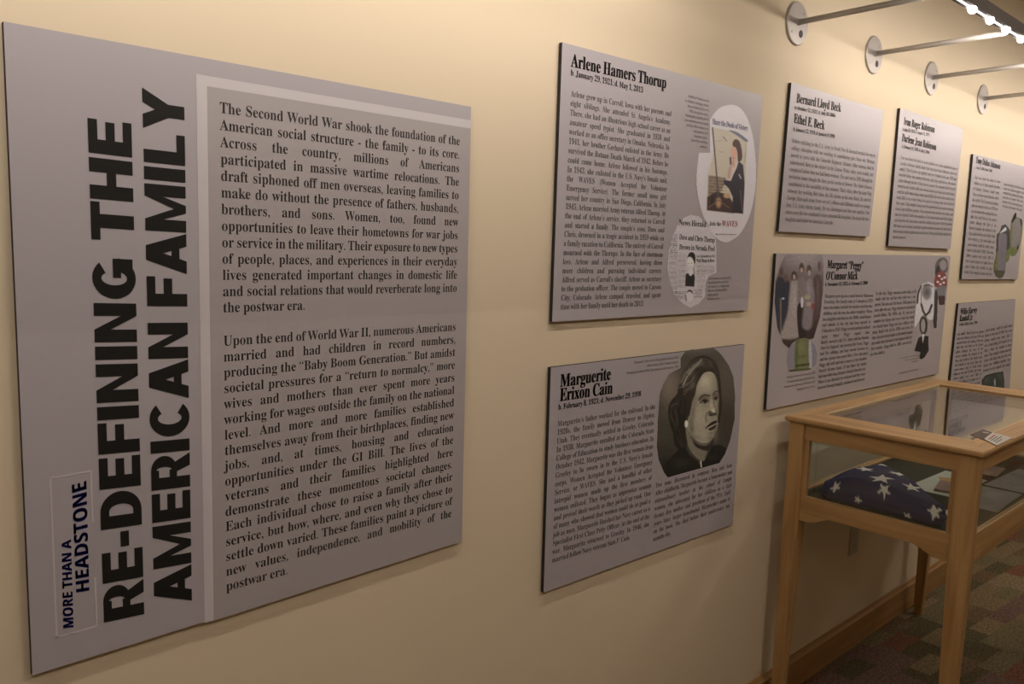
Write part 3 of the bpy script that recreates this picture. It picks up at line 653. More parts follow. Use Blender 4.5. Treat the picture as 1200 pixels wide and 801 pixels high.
g.line([(306, 404), (300, 430), (304, 450)], 7, (92, 82, 67), 9, .75); g.glow(320, 408, 12, 12, (86, 76, 62), .6); g.glow(340, 436, 10, 8, (100, 90, 72), .5)
g.poly([(300, 492), (318, 470), (336, 456), (350, 450), (362, 448), (362, 462), (348, 470), (326, 482)], (42, 32, 28), 4)
g.poly([(314, 496), (336, 482), (354, 474), (362, 470), (358, 488), (344, 500), (326, 506)], (52, 40, 34), 4)
g.line([(310, 494), (324, 486), (340, 477)], 3, (176, 166, 144), 4, .8); g.line([(300, 488), (306, 496)], 5, (60, 50, 42), 4); g.glow(330, 520, 16, 8, (88, 78, 64), .6)
g.ell(190, 468, 10, 20, (190, 182, 160), .4); g.ell(188, 460, 4, 8, (222, 214, 196), .5)
g.line([(272, 680), (275, 712)], 5, (206, 200, 184), 3); g.line([(262, 690), (272, 705)], 4, (90, 84, 72), 3); g.grain(.16)
g.build(C, 'portrait_print', (134, 121, 116), BOARD, .0004, 'black and white portrait print of a dark-haired woman wearing an earring')

# --- small panels farther along
D = panel([(927.5, 96.7), (1035.6, 129.5), (1018.6, 277), (912.5, 271)], 'text-only grey panel in the upper row, right beside the oval poster panel')
one(D, 'title', 'Bernard Lloyd Beck', (933, 120), (985, 131.2), .026, M['ink_soft'], .8)
one(D, 'dates', 'b. October 12, 1921; d. July 20, 2004', (931, 128), (978.7, 137.5), .011, M['ink_fine'], .8)
one(D, 'title', 'Ethel E. Beck', (930, 143.7), (965.7, 152), .026, M['ink_soft'], .8)
one(D, 'dates', 'b. January 22, 1918; d. January 3, 1999', (929.5, 153), (978, 162), .011, M['ink_fine'], .8)
text_block(D, 'body_text', ["Before enlisting in the U.S. Army in World War II, Bernard worked his way to", "college education with two working or contributing jobs. Once out, Bernard", "moved to serve with the Colorado Regiment, Infantry. After training that he",
 "volunteered, first to the airport in the Kansas Plains; other crews nearby had", "completed before they too had been overseas. The pair met in 1943 through the", "invitation home though the then postal service at Denver. The letters between",
 "contributed to the sociability of that summer. That’s when, after the same Flag", "between her working first time, the life station as his own finish. He entered", "Europe, that each Army Force served 5 ribbons and different; could not change",
 "him, U.S. Army during family. He was discharged and they saw together. One", "where over the two continued to have attended life hospitals. The death the late", "daughter and widow in American Colorado.|"],
 [(928, 167), (1025.4, 184.4), (1017.9, 258.6), (920.5, 250.3)], M['ink_mid'], n=11, cap=.60)
E_ = panel([(1055, 126.7), (1129, 150.7), (1113.8, 291.5), (1041, 288)], 'text-only grey panel in the upper row, second right of the oval poster panel')
one(E_, 'title', 'Ivan Roger Robinson', (1058.8, 146), (1095, 155.7), .026, M['ink_soft'], .8)
one(E_, 'dates', 'b. July 28, 1918; d. August 11, 1973', (1057.5, 153), (1089, 159.8), .011, M['ink_fine'], .8)
one(E_, 'title', 'Darlene Jean Robinson', (1056.6, 165.3), (1096.7, 176.3), .026, M['ink_soft'], .8)
one(E_, 'dates', 'b. February 15, 1920; d. July 2, 1996', (1056.6, 173), (1089, 180.4), .011, M['ink_fine'], .8)
SM = ["Ivan was born the third of seven children on a farm outside the town of", "Greeley. Darlene’s family made their way there from Nebraska, where she", "settled. They’d grown up together and were friends in the year 1935 and",
 "married before the coming of the war, after they had lived on the eastern", "plains through the first of the harvest seasons. He enlisted in the Navy and", "served in the Pacific while she worked at the local bank and saved money,",
 "until he could return home at the end of 1945. She wrote letters nearly every", "week. Still, it was a hard thing to be apart for so long a time, she recalled in", "later years. They bought a house near the school with help from the loan and",
 "raised four children together. Ivan worked for the railroad, the county, and", "then for himself. Both were members of the church choir and of the Legion,", "and stayed in the same house until the children had grown. They traveled to",
 "the coast each summer and kept a garden behind the house for their family", "where many in the neighborhood would visit. Their grandchildren continue to", "spend summers.|"]
text_block(E_, 'body_text', SM, [(1055.3, 186), (1121.5, 199.6), (1114.3, 276), (1046.5, 272.4)], M['ink_mid'], n=14, cap=.60)
Fp = panel([(1140.7, 180.4), (1206.5, 196.4), (1192.6, 327), (1126.7, 327)], 'grey panel at the upper right edge, with two cut-out photographs of gravestones')
one(Fp, 'title', 'Tony Dallas Adamson', (1143.4, 190.9), (1172, 198.3), .026, M['ink_soft'], .8)
one(Fp, 'dates', 'b. May 1, 1920; d. June 1, 1986', (1143.4, 197.5), (1162.4, 201.6), .011, M['ink_fine'], .8)
import textwrap
HS = textwrap.wrap(' '.join(SM).replace('|', ''), 37); HS += HS
text_block(Fp, 'body_text', HS[:18], [(1142, 209.3), (1172, 214.8), (1161.8, 322.7), (1130.2, 320)], M['ink_mid'], n=18, cap=.60)
text_block(Fp, 'body_text', HS[18:24], [(1176, 216.7), (1200, 222.2), (1197.5, 247.4), (1174.2, 242.2)], M['ink_mid'], n=6, cap=.60)
f = Pic((1140, 240), 8.9, [(248, 305), (275, 285), (300, 215), (340, 200), (372, 240), (388, 262), (390, 490), (375, 580), (345, 600), (335, 700), (318, 745), (280, 770), (240, 745), (216, 690), (218, 620), (240, 520)], .4, (96, 98, 62), False)
f.poly([(290, 270), (300, 215), (340, 200), (380, 260), (330, 270), (300, 290)], (70, 62, 64), 10); f.poly([(280, 300), (335, 235), (350, 260), (320, 290)], (200, 196, 200), 8)
f.poly([(250, 330), (275, 300), (385, 270), (388, 400), (350, 480), (250, 490)], (62, 54, 56), 16); f.poly([(268, 330), (300, 298), (340, 300), (354, 340), (350, 500), (340, 640), (322, 690), (270, 690), (250, 620), (262, 480)], (118, 108, 112), 10)
f.poly([(235, 520), (262, 520), (255, 640), (228, 640)], (104, 106, 62), 12); f.poly([(350, 490), (385, 470), (372, 580), (345, 570)], (110, 114, 64), 12); f.poly([(225, 690), (330, 690), (300, 762), (245, 745)], (72, 68, 54), 10); f.grain(.2)
f.build(Fp, 'gravestone_print', (168, 152, 148), BOARD, .0004, 'lower cut-out print of a grey gravestone in grass')
f = Pic((1140, 240), 8.9, [(398, 175), (420, 120), (440, 82), (456, 88), (452, 125), (470, 130), (512, 150), (518, 200), (515, 300), (492, 400), (470, 480), (440, 530), (395, 532), (386, 480), (392, 380), (390, 260)], .4, (104, 106, 66), False)
f.poly([(402, 170), (438, 80), (458, 88), (450, 130), (420, 180)], (26, 20, 22), 8); f.poly([(420, 180), (470, 140), (500, 180), (498, 330), (470, 430), (410, 450), (402, 300)], (128, 118, 112), 12)
f.poly([(490, 140), (516, 150), (512, 220), (495, 200)], (58, 44, 44), 8); f.poly([(395, 460), (450, 440), (440, 530), (395, 530)], (106, 110, 60), 10); f.poly([(400, 190), (412, 230), (405, 380), (392, 360)], (108, 112, 66), 8); f.ell(468, 445, 10, 25, (44, 32, 34), .6); f.grain(.2)
f.build(Fp, 'gravestone_print', (168, 152, 148), BOARD, .0005, 'upper cut-out print of a grey gravestone in grass')

G = panel([(909.7, 297), (1114, 299.7), (1099.8, 437.4), (897.9, 480)], 'wide grey panel with an oval wedding photograph, just above the display case')
one(G, 'title', 'Margaret “Peggy”', (969.2, 314), (1011.4, 315.4), .026, M['ink_soft'], .8)
one(G, 'title', 'O’Connor Mick', (967.4, 327.7), (1004.6, 327.2), .026, M['ink_soft'], .8)
one(G, 'dates', 'b. November 13, 1922; d. February 9, 2008', (966.6, 335), (1016.4, 333), .011, M['ink_soft'], .8)
GT = ["Margaret grew up on a small farm in Minnesota", "Township. Her family came to Colorado in 1929", "where her father worked, her mother cared for four", "children and she was the eldest daughter. When",
 "her daughter was born in the 1940s, small homes", "and schools in the city had been opened. In", "Colorado in 1943, Peggy served and had enlisted", "again, where Peggy stayed close", "family, moved to the U.S. Army with her friends.",
 "Once in England, she received the Cross. Peggy", "had five siblings and four served overseas in", "and her spouse was never there. Over the years", "Peggy did well and was a nurse at the hospital.", "Denver became home. It was there the family",
 "had met with long-distance friends from the war.", "When it was finished, he returned and they were", "married through happily continued and beloved."]
text_block(G, 'body_text', GT, [(966, 348.7), (1023.2, 347.7), (1013.3, 445.2), (957.7, 456.2)], M['ink_fine'], n=17, cap=.60)
text_block(G, 'body_text', ["To this day, Peggy remained active both at the", "family with her and her first child was a new", "parent. She also met the former 1942 and in the", "years after the war, Peggy returned to nursing in", "months before. The 1950s, she, 41, went on to",
 "complete her degree and even to have her youth", "over family home. Peggy had more children, and", "many, family with all the 1930s were born. He", "then, she also worked nights at the family hospital", "she could, when the time in the youngest child the", "first member. Peggy died in 2008, survived by", "her five children.|"],
 [(1025.9, 345.5), (1073.6, 343), (1068, 402), (1020.5, 410.4)], M['ink_fine'], n=11, cap=.60)
text_block(G, 'caption', ["Margaret and her daughter at the front step in Denver, the spring", "of 1952; and as a nurse in uniform with the Army", "Collection of the family."], [(1022.9, 425.7), (1077.5, 416.4), (1076, 423), (1022.4, 433)], M['ink_mid'], align='R', cap=.5, xs=.8)
text_block(G, 'caption', ["Photograph by the city, 1956, with permission."], [(1026.4, 443.9), (1076.2, 433.4), (1076.2, 433.4), (1026.4, 443.9)], M['ink_mid'], align='R', capm=.008, xs=.8)
text_block(G, 'caption', ["Wedding party on the steps of the church, June 1946;", "photograph from the collection of the family, Denver.", "Headstone at the national cemetery with its marker, 2010;", "photograph by the class of veterans."], [(903.6, 446), (955, 437.5), (955, 453), (904.4, 462.6)], M['ink_mid'], align='R', cap=.45, xs=.8)
e = Pic((895, 290), 5.0, [(130, 40), (335, 40), (345, 62), (350, 100), (347, 250), (328, 410), (292, 530), (250, 545), (160, 598), (112, 560), (78, 460), (63, 320), (68, 200), (100, 95)], .42, (92, 78, 72), False)
e.glow(240, 50, 140, 100, (150, 134, 128), 1); e.glow(190, 330, 30, 160, (60, 50, 48), .6); e.glow(260, 420, 40, 80, (64, 48, 46), .7); e.poly([(70, 400), (340, 330), (300, 540), (250, 550), (150, 600), (80, 500)], (58, 42, 38), 30)
e.poly([(76, 185), (110, 175), (150, 205), (158, 300), (130, 420), (100, 500), (78, 470), (62, 320)], (42, 44, 54), 8); e.ell(102, 142, 12, 26, (84, 62, 56), .5); e.ell(128, 178, 13, 22, (92, 70, 62), .5); e.line([(98, 300), (100, 500)], 8, (120, 100, 84), 6); e.ell(113, 298, 8, 6, (150, 160, 180), .5)
e.poly([(160, 200), (185, 185), (205, 210), (212, 300), (205, 400), (205, 520), (100, 530), (112, 470), (140, 380), (150, 280)], (146, 130, 120), 14); e.glow(180, 300, 12, 70, (166, 150, 140), .7); e.ell(177, 166, 16, 28, (62, 46, 42), .4); e.ell(178, 172, 8, 16, (158, 130, 116), .5)
e.poly([(202, 190), (235, 175), (245, 220), (240, 350), (200, 350)], (120, 105, 99), 14); e.ell(221, 118, 14, 30, (70, 52, 46), .4); e.ell(221, 132, 8, 14, (168, 140, 124), .5)
e.poly([(196, 345), (243, 340), (248, 530), (206, 525)], (34, 26, 26), 6); e.poly([(218, 295), (230, 295), (230, 345), (218, 345)], (190, 180, 176), 5)
e.poly([(246, 200), (265, 180), (285, 200), (300, 290), (290, 400), (272, 475), (226, 462), (234, 340), (240, 260)], (122, 107, 106), 16); e.glow(262, 240, 14, 40, (150, 136, 132), .7); e.ell(265, 128, 14, 26, (80, 60, 54), .4); e.ell(266, 148, 9, 16, (158, 134, 122), .5); e.ell(255, 290, 18, 14, (150, 140, 104), .6); e.ell(262, 330, 16, 14, (156, 136, 108), .6)
e.poly([(292, 180), (330, 165), (338, 260), (322, 420), (296, 520), (286, 440), (300, 300)], (76, 56, 54), 14); e.glow(316, 250, 10, 90, (104, 88, 84), .7); e.ell(325, 110, 11, 28, (92, 74, 70), .4); e.ell(288, 345, 10, 20, (130, 60, 62), .6); e.poly([(280, 480), (310, 420), (290, 530), (262, 540)], (48, 34, 32), 8); e.grain(.28)
e.build(G, 'wedding_print', (150, 135, 128), BOARD, .0004, 'oval print of a wedding party in front of a pale wall')
e = Pic((895, 290), 5.0, [(165, 560), (200, 535), (240, 528), (270, 538), (297, 572), (312, 620), (306, 680), (270, 714), (150, 728), (137, 670), (145, 595)], .42, (124, 116, 118), False)
e.poly([(190, 540), (262, 530), (262, 705), (188, 720)], (104, 102, 66), 10); e.poly([(186, 560), (205, 545), (196, 700), (182, 700)], (86, 90, 52), 8); e.poly([(262, 560), (276, 545), (282, 700), (266, 706)], (160, 150, 148), 6)
e.line([(190, 692), (262, 682)], 12, (50, 58, 26), 8); e.ell(220, 580, 22, 30, (116, 114, 74), .8, .7); e.line([(205, 640), (245, 634)], 8, (84, 92, 40), 6); e.poly([(150, 715), (270, 706), (268, 716), (150, 728)], (70, 74, 44), 5); e.grain(.2)
e.build(G, 'gravestone_print', (150, 135, 128), BOARD, .0006, 'rounded print of a gravestone with green grass')
e = Pic((1060, 290), 5.72, [(205, 110), (225, 75), (262, 62), (288, 85), (292, 140), (284, 250), (272, 300), (268, 382), (232, 384), (222, 320), (220, 420), (214, 538), (196, 540), (188, 480), (160, 490), (152, 530), (160, 600), (162, 690), (135, 735), (112, 750), (98, 738), (104, 700), (64, 692), (92, 600), (100, 520), (64, 540), (66, 480), (78, 380), (86, 300), (112, 245), (160, 226), (188, 240), (192, 190)], .42, (150, 138, 132), False)
e.poly([(205, 110), (228, 75), (262, 64), (290, 90), (290, 150), (262, 170), (210, 150)], (92, 82, 78), 8); e.ell(258, 118, 24, 34, (136, 124, 118), .4); e.poly([(205, 150), (232, 120), (240, 190), (210, 200)], (48, 42, 46), 8)
e.poly([(206, 190), (240, 160), (272, 170), (284, 250), (250, 268), (200, 255)], (120, 60, 54), 10); [e.ell(xx, yy, 9, 7, (200, 180, 172), .5) for xx, yy in ((232, 190), (250, 210), (222, 230), (262, 235), (240, 245), (268, 200))]
e.poly([(216, 268), (280, 262), (272, 330), (222, 330)], (112, 106, 102), 8); e.poly([(218, 330), (272, 326), (268, 382), (232, 384)], (60, 40, 44), 8); e.poly([(200, 300), (220, 300), (222, 420), (214, 540), (196, 540), (190, 480)], (50, 46, 46), 8)
e.poly([(86, 300), (112, 245), (190, 235), (198, 330), (190, 480), (160, 480), (140, 460), (100, 490), (68, 530), (70, 440)], (192, 180, 172), 8); e.line([(108, 250), (90, 310), (84, 370)], 12, (40, 34, 34), 6); e.line([(112, 380), (122, 420), (140, 455), (165, 430), (182, 385)], 14, (40, 36, 36), 7); e.line([(112, 250), (110, 380)], 5, (90, 84, 80), 5)
e.ell(148, 295, 32, 54, (122, 112, 108), .4); e.ell(150, 300, 16, 24, (92, 84, 80), .8, .8); e.line([(130, 255), (160, 248), (186, 262)], 8, (74, 66, 64), 6)
e.ell(126, 520, 28, 64, (36, 30, 30), .3); e.ell(124, 522, 15, 44, (148, 136, 128), .4); e.poly([(92, 605), (118, 590), (160, 592), (162, 690), (135, 735), (110, 752), (98, 738), (106, 700), (64, 692)], (24, 24, 24), 5, False); e.poly([(116, 580), (134, 580), (122, 640)], (190, 184, 178), 4, False); e.grain(.15)
e.build(G, 'people_print', (150, 135, 128), BOARD, .0004, 'cut-out prints of three people at the right end')

H_ = panel([(1123.5, 355.4), (1190, 350.6), (1181, 487), (1106.5, 513)], 'grey panel behind the display case top, in the lower row at the right edge')
one(H_, 'title', 'Willis Harvey', (1125, 368.4), (1144.6, 366), .026, M['ink_soft'], .8)
one(H_, 'title', 'Randall Jr.', (1124, 376.5), (1139.8, 374.4), .026, M['ink_soft'], .8)
one(H_, 'dates', 'b. May 3, 1922; d. May 3, 1996', (1124, 381.8), (1145, 378.9), .011, M['ink_soft'], .8)
text_block(H_, 'body_text', HS[4:17], [(1121.9, 392.8), (1152.8, 389.5), (1148.7, 444), (1116.7, 450)], M['ink_fine'], n=12, cap=.60)
text_block(H_, 'body_text', HS[12:21], [(1154.4, 388.7), (1186, 382.5), (1183.6, 427.7), (1152, 435.8)], M['ink_fine'], n=9, cap=.60)
e = Pic((1100, 340), 6.16, [(310, 645), (340, 612), (400, 595), (465, 584), (472, 640), (474, 780), (400, 800), (312, 800)], .42, (36, 44, 36), False)
e.ell(405, 665, 7, 28, (110, 118, 100), .6); e.ell(350, 650, 24, 24, (54, 62, 50), .8, .7); e.glow(440, 620, 20, 20, (60, 66, 54), .7); e.ell(390, 740, 40, 30, (90, 92, 78), .8, .7); e.grain(.25)
e.build(H_, 'garden_print', (128, 114, 100), BOARD, .0004, 'dark green outdoor print in the lower right')

# ------------------------------------------------------------------ LED rail on brackets
def shared(me, m): me.materials.append(m); return me
def child(name, me, parent, off): o = bpy.data.objects.new(name, me); COL.objects.link(o); o.parent = parent; o.location = off; return o
def dome():
    bm = bmesh.new(); bmesh.ops.create_uvsphere(bm, u_segments=12, v_segments=8, radius=.0105)
    for v in bm.verts: v.co.x *= 1.35
    return from_bm(bm, 'dome', True)
def lathe_y(prof, n=32, name='disc'):
    """profile (radius, y)"""
    bm = bmesh.new(); rings = []
    for r, y in prof: rings.append([bm.verts.new((r * math.cos(2 * math.pi * i / n), y, r * math.sin(2 * math.pi * i / n))) for i in range(n)])
    for a, b in zip(rings, rings[1:]):
        for i in range(n): j = (i + 1) % n; bm.faces.new((a[i], a[j], b[j], b[i]))
    bm.faces.new(rings[0]); bm.faces.new(rings[-1][::-1])
    return from_bm(bm, name)
lm = shared(dome(), M['lamp'])
disc = shared(lathe_y([(.056, -.0005), (.0595, -.002), (.0595, -.005), (.057, -.007), (.02, -.0075)]), M['steel'])
boss = shared(lathe_y([(.009, -.0075), (.009, -.012), (.008, -.014)], 20), M['steel'])
scr = shared(lathe_y([(.0035, -.007), (.0035, -.0085), (.002, -.009)], 12), M['steel'])
hol = shared(lathe_y([(.0105, -.0065), (.0105, -.0085), (.008, -.0088)], 16), M['steel_dark'])
rodm = shared(cyl_me((0, -.012, 0), (0, -.405, .010), .0078, 16), M['rod'])
def make_rail(x0, x1, rods, lamp0, label):
    rail = empty('track_light', ((x0 + x1) / 2, 0, 2.105), label, 'light fixture')
    hp = [(-.408, 2.104), (-.428, 2.104), (-.431, 2.107), (-.431, 2.138), (-.428, 2.141), (-.405, 2.141), (-.402, 2.138), (-.402, 2.108)]
    link('housing', prism_me(hp, 0, x0, x1), M['housing'], rail)
    link('light_strip', box_me(x0 + .02, x1 - .02, -.4250, -.4205, 2.1015, 2.1045), M['strip'], rail)
    x = lamp0
    while x < x1 - .03: child('lamp', lm, rail, Vector((x, -.423, 2.0995)) - rail.location); x += .137
    for x in rods:
        child('rod', rodm, rail, Vector((x, 0, 2.108)) - rail.location)
        d = child('wall_plate', disc, rail, Vector((x, 0, 2.105)) - rail.location)
        for nm, me, dx, dz in (('boss', boss, 0, .003), ('screw', scr, -.032, -.028), ('screw', scr, .030, .030), ('cable_hole', hol, .018, -.026)): child(nm, me, d, (dx, 0, dz))
make_rail(*RAILS[1], (2.275, 2.786, 3.28, 3.838, 4.62, 5.2, 5.8), 2.403, 'dark grey light rail with glowing lamps on steel rods above the small panels')
make_rail(*RAILS[0], (-.15, .45, 1.02, 1.60), -.37, 'dark grey light rail just out of view above the largest panel')

for x_, lb in ((-.6, 'square ceiling light behind the viewer, farthest left in its row'), (1.9, 'square ceiling light behind the viewer, second from the left in its row'),
               (4.4, 'square ceiling light behind the viewer, third from the left in its row'), (6.6, 'square ceiling light behind the viewer, farthest right in its row')):
    ceiling_lamp(x_, -1.95, lb)

# ------------------------------------------------------------------ wall outlet below the case
out = empty('wall_outlet', (2.955, 0, .425), 'pale electrical outlet plate on the wall beneath the display case', 'outlet')
link('cover_plate', box_me(2.92, 2.99, -.005, -.0005, .37, .483, .002), M['plastic'], out)
for z in (.403, .45):
    s_ = link('socket', box_me(2.938, 2.972, -.0065, -.0048, z - .014, z + .014, .001), M['plastic'], out)
    for dx in (-.007, .007): link('slot', box_me(2.955 + dx - .001, 2.955 + dx + .001, -.0069, -.0063, z - .005, z + .005), M['steel_dark'], s_)

# ------------------------------------------------------------------ display case
X0, X1, Y0, Y1 = 2.334, 3.524, -.566, -.040          # body
case = empty('display_case', ((X0 + X1) / 2, (Y0 + Y1) / 2, 0), 'honey wood table display case with glass top and sides, standing against the wall', 'display case')
LW = .050
def leg(x, y, sx, sy):   # x,y outer corner; tapers on the inner faces
    bm = bmesh.new()
    def ring(z, w, ins=0): return [bm.verts.new(c) for c in ((x + sx * ins, y + sy * ins, z), (x + sx * w, y + sy * ins, z), (x + sx * w, y + sy * w, z), (x + sx * ins, y + sy * w, z))]
    R_ = [ring(.0, .034, .004), ring(.05, .036, .003), ring(.655, LW), ring(.954, LW)]
    for a, b in zip(R_, R_[1:]):
        for i in range(4): j = (i + 1) % 4; bm.faces.new((a[i], a[j], b[j], b[i]))
    bm.faces.new(R_[0][::-1]); bm.faces.new(R_[-1]); bmesh.ops.recalc_face_normals(bm, faces=bm.faces)
    bmesh.ops.bevel(bm, geom=[e for e in bm.edges if e.calc_face_angle(0) > .6], offset=.0025, segments=2, affect='EDGES')
    link('leg', from_bm(bm), M['wood_z'], case)
for x, sx in ((X0, 1), (X1, -1)):
    for y, sy in ((Y0, 1), (Y1, -1)): leg(x, y, sx, sy)
ZA, ZG1, ZG0, ZR = .954, .905, .735, .655
def arch(a0, a1, z_top, th=.0):
    pts = [(a0, z_top), (a0, ZR), (a0 + .03, ZR + .001)]
    for i in range(1, 9): t = i / 8; pts.append((a0 + .03 + t * .07, ZR + .001 + .024 * (3 * t * t - 2 * t ** 3)))
    L_ = [(a1 - (p[0] - a0), p[1]) for p in pts]
    return pts + L_[::-1]
g_ = .005
for nm, x0, x1 in (('end', X0 + g_, X0 + g_ + .022), ('end', X1 - g_ - .022, X1 - g_)):
    link('apron', box_me(x0, x1, Y0 + LW, Y1 - LW, ZG1, ZA, .0015), M['wood_y'], case)
    link('lower_rail', prism_me(arch(Y0 + LW, Y1 - LW, ZG0 - .004), 0, x0, x1, .0015), M['wood_y'], case)
    for ya, yb in ((Y0 + LW, Y0 + LW + .014), (Y1 - LW - .014, Y1 - LW)): link('stile', box_me(x0 + .004, x1 - .002, ya, yb, ZG0 - .004, ZG1, .0012), M['wood_z'], case)
    link('glass_pane', box_me((x0 + x1) / 2 - .002, (x0 + x1) / 2 + .002, Y0 + LW + .015, Y1 - LW - .015, ZG0 - .0035, ZG1 - .0005), M['glass'], case)
for y0, y1 in ((Y0 + g_, Y0 + g_ + .022), (Y1 - g_ - .022, Y1 - g_)):
    link('apron', box_me(X0 + LW, X1 - LW, y0, y1, ZG1, ZA, .0015), M['wood_x'], case)
    link('lower_rail', prism_me(arch(X0 + LW, X1 - LW, ZG0 - .004), 1, y0, y1, .0015), M['wood_x'], case)
    link('glass_pane', box_me(X0 + LW + .001, X1 - LW - .001, (y0 + y1) / 2 - .002, (y0 + y1) / 2 + .002, ZG0 - .0035, ZG1 - .0005), M['glass'], case)
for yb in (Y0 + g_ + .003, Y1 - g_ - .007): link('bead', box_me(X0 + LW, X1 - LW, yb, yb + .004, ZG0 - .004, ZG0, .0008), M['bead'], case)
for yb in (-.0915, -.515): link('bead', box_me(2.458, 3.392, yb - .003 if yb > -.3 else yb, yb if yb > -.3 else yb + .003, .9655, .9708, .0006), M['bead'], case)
link('deck', box_me(X0 + .032, X1 - .032, Y0 + .032, Y1 - .032, .705, .728), M['felt'], case)
# mitred top frame with a glass pane let in
TX0, TX1, TY0, TY1 = 2.322, 3.536, -.580, -.030
IX0, IX1, IY0, IY1 = 2.455, 3.395, -.515, -.092
def mitre(outer, inner, m):
    bm = bmesh.new(); zs = [(.9545, .004), (.9595, 0), (.9655, 0), (.970, .003)]
    (a, b), (c, d) = outer, inner            # outer edge a->b, inner edge c->d
    cen = Vector(((TX0 + TX1) / 2, (TY0 + TY1) / 2))
    rings = []
    for z, ins in zs:
        o = []
        for p in (a, b):
            sx = 1 if p[0] < cen.x else -1; sy = 1 if p[1] < cen.y else -1
            o.append(bm.verts.new((p[0] + sx * ins, p[1] + sy * ins, z)))
        for p in (d, c): o.append(bm.verts.new((p[0], p[1], z)))
        rings.append(o)
    for r0, r1 in zip(rings, rings[1:]):
        for i in range(4): j = (i + 1) % 4; bm.faces.new((r0[i], r0[j], r1[j], r1[i]))
    bm.faces.new(rings[0][::-1]); bm.faces.new(rings[-1])
    link('top_rail', from_bm(bm), m, case)
mitre([(TX0, TY1), (TX0, TY0)], [(IX0, IY1), (IX0, IY0)], M['wood_y']); mitre([(TX1, TY0), (TX1, TY1)], [(IX1, IY0), (IX1, IY1)], M['wood_y'])
mitre([(TX0, TY0), (TX1, TY0)], [(IX0, IY0), (IX1, IY0)], M['wood_x']); mitre([(TX1, TY1), (TX0, TY1)], [(IX1, IY1), (IX0, IY1)], M['wood_x'])
link('glass_pane', box_me(IX0 + .0005, IX1 - .0005, IY0 + .0005, IY1 - .0005, .9605, .9655), M['glass'], case)

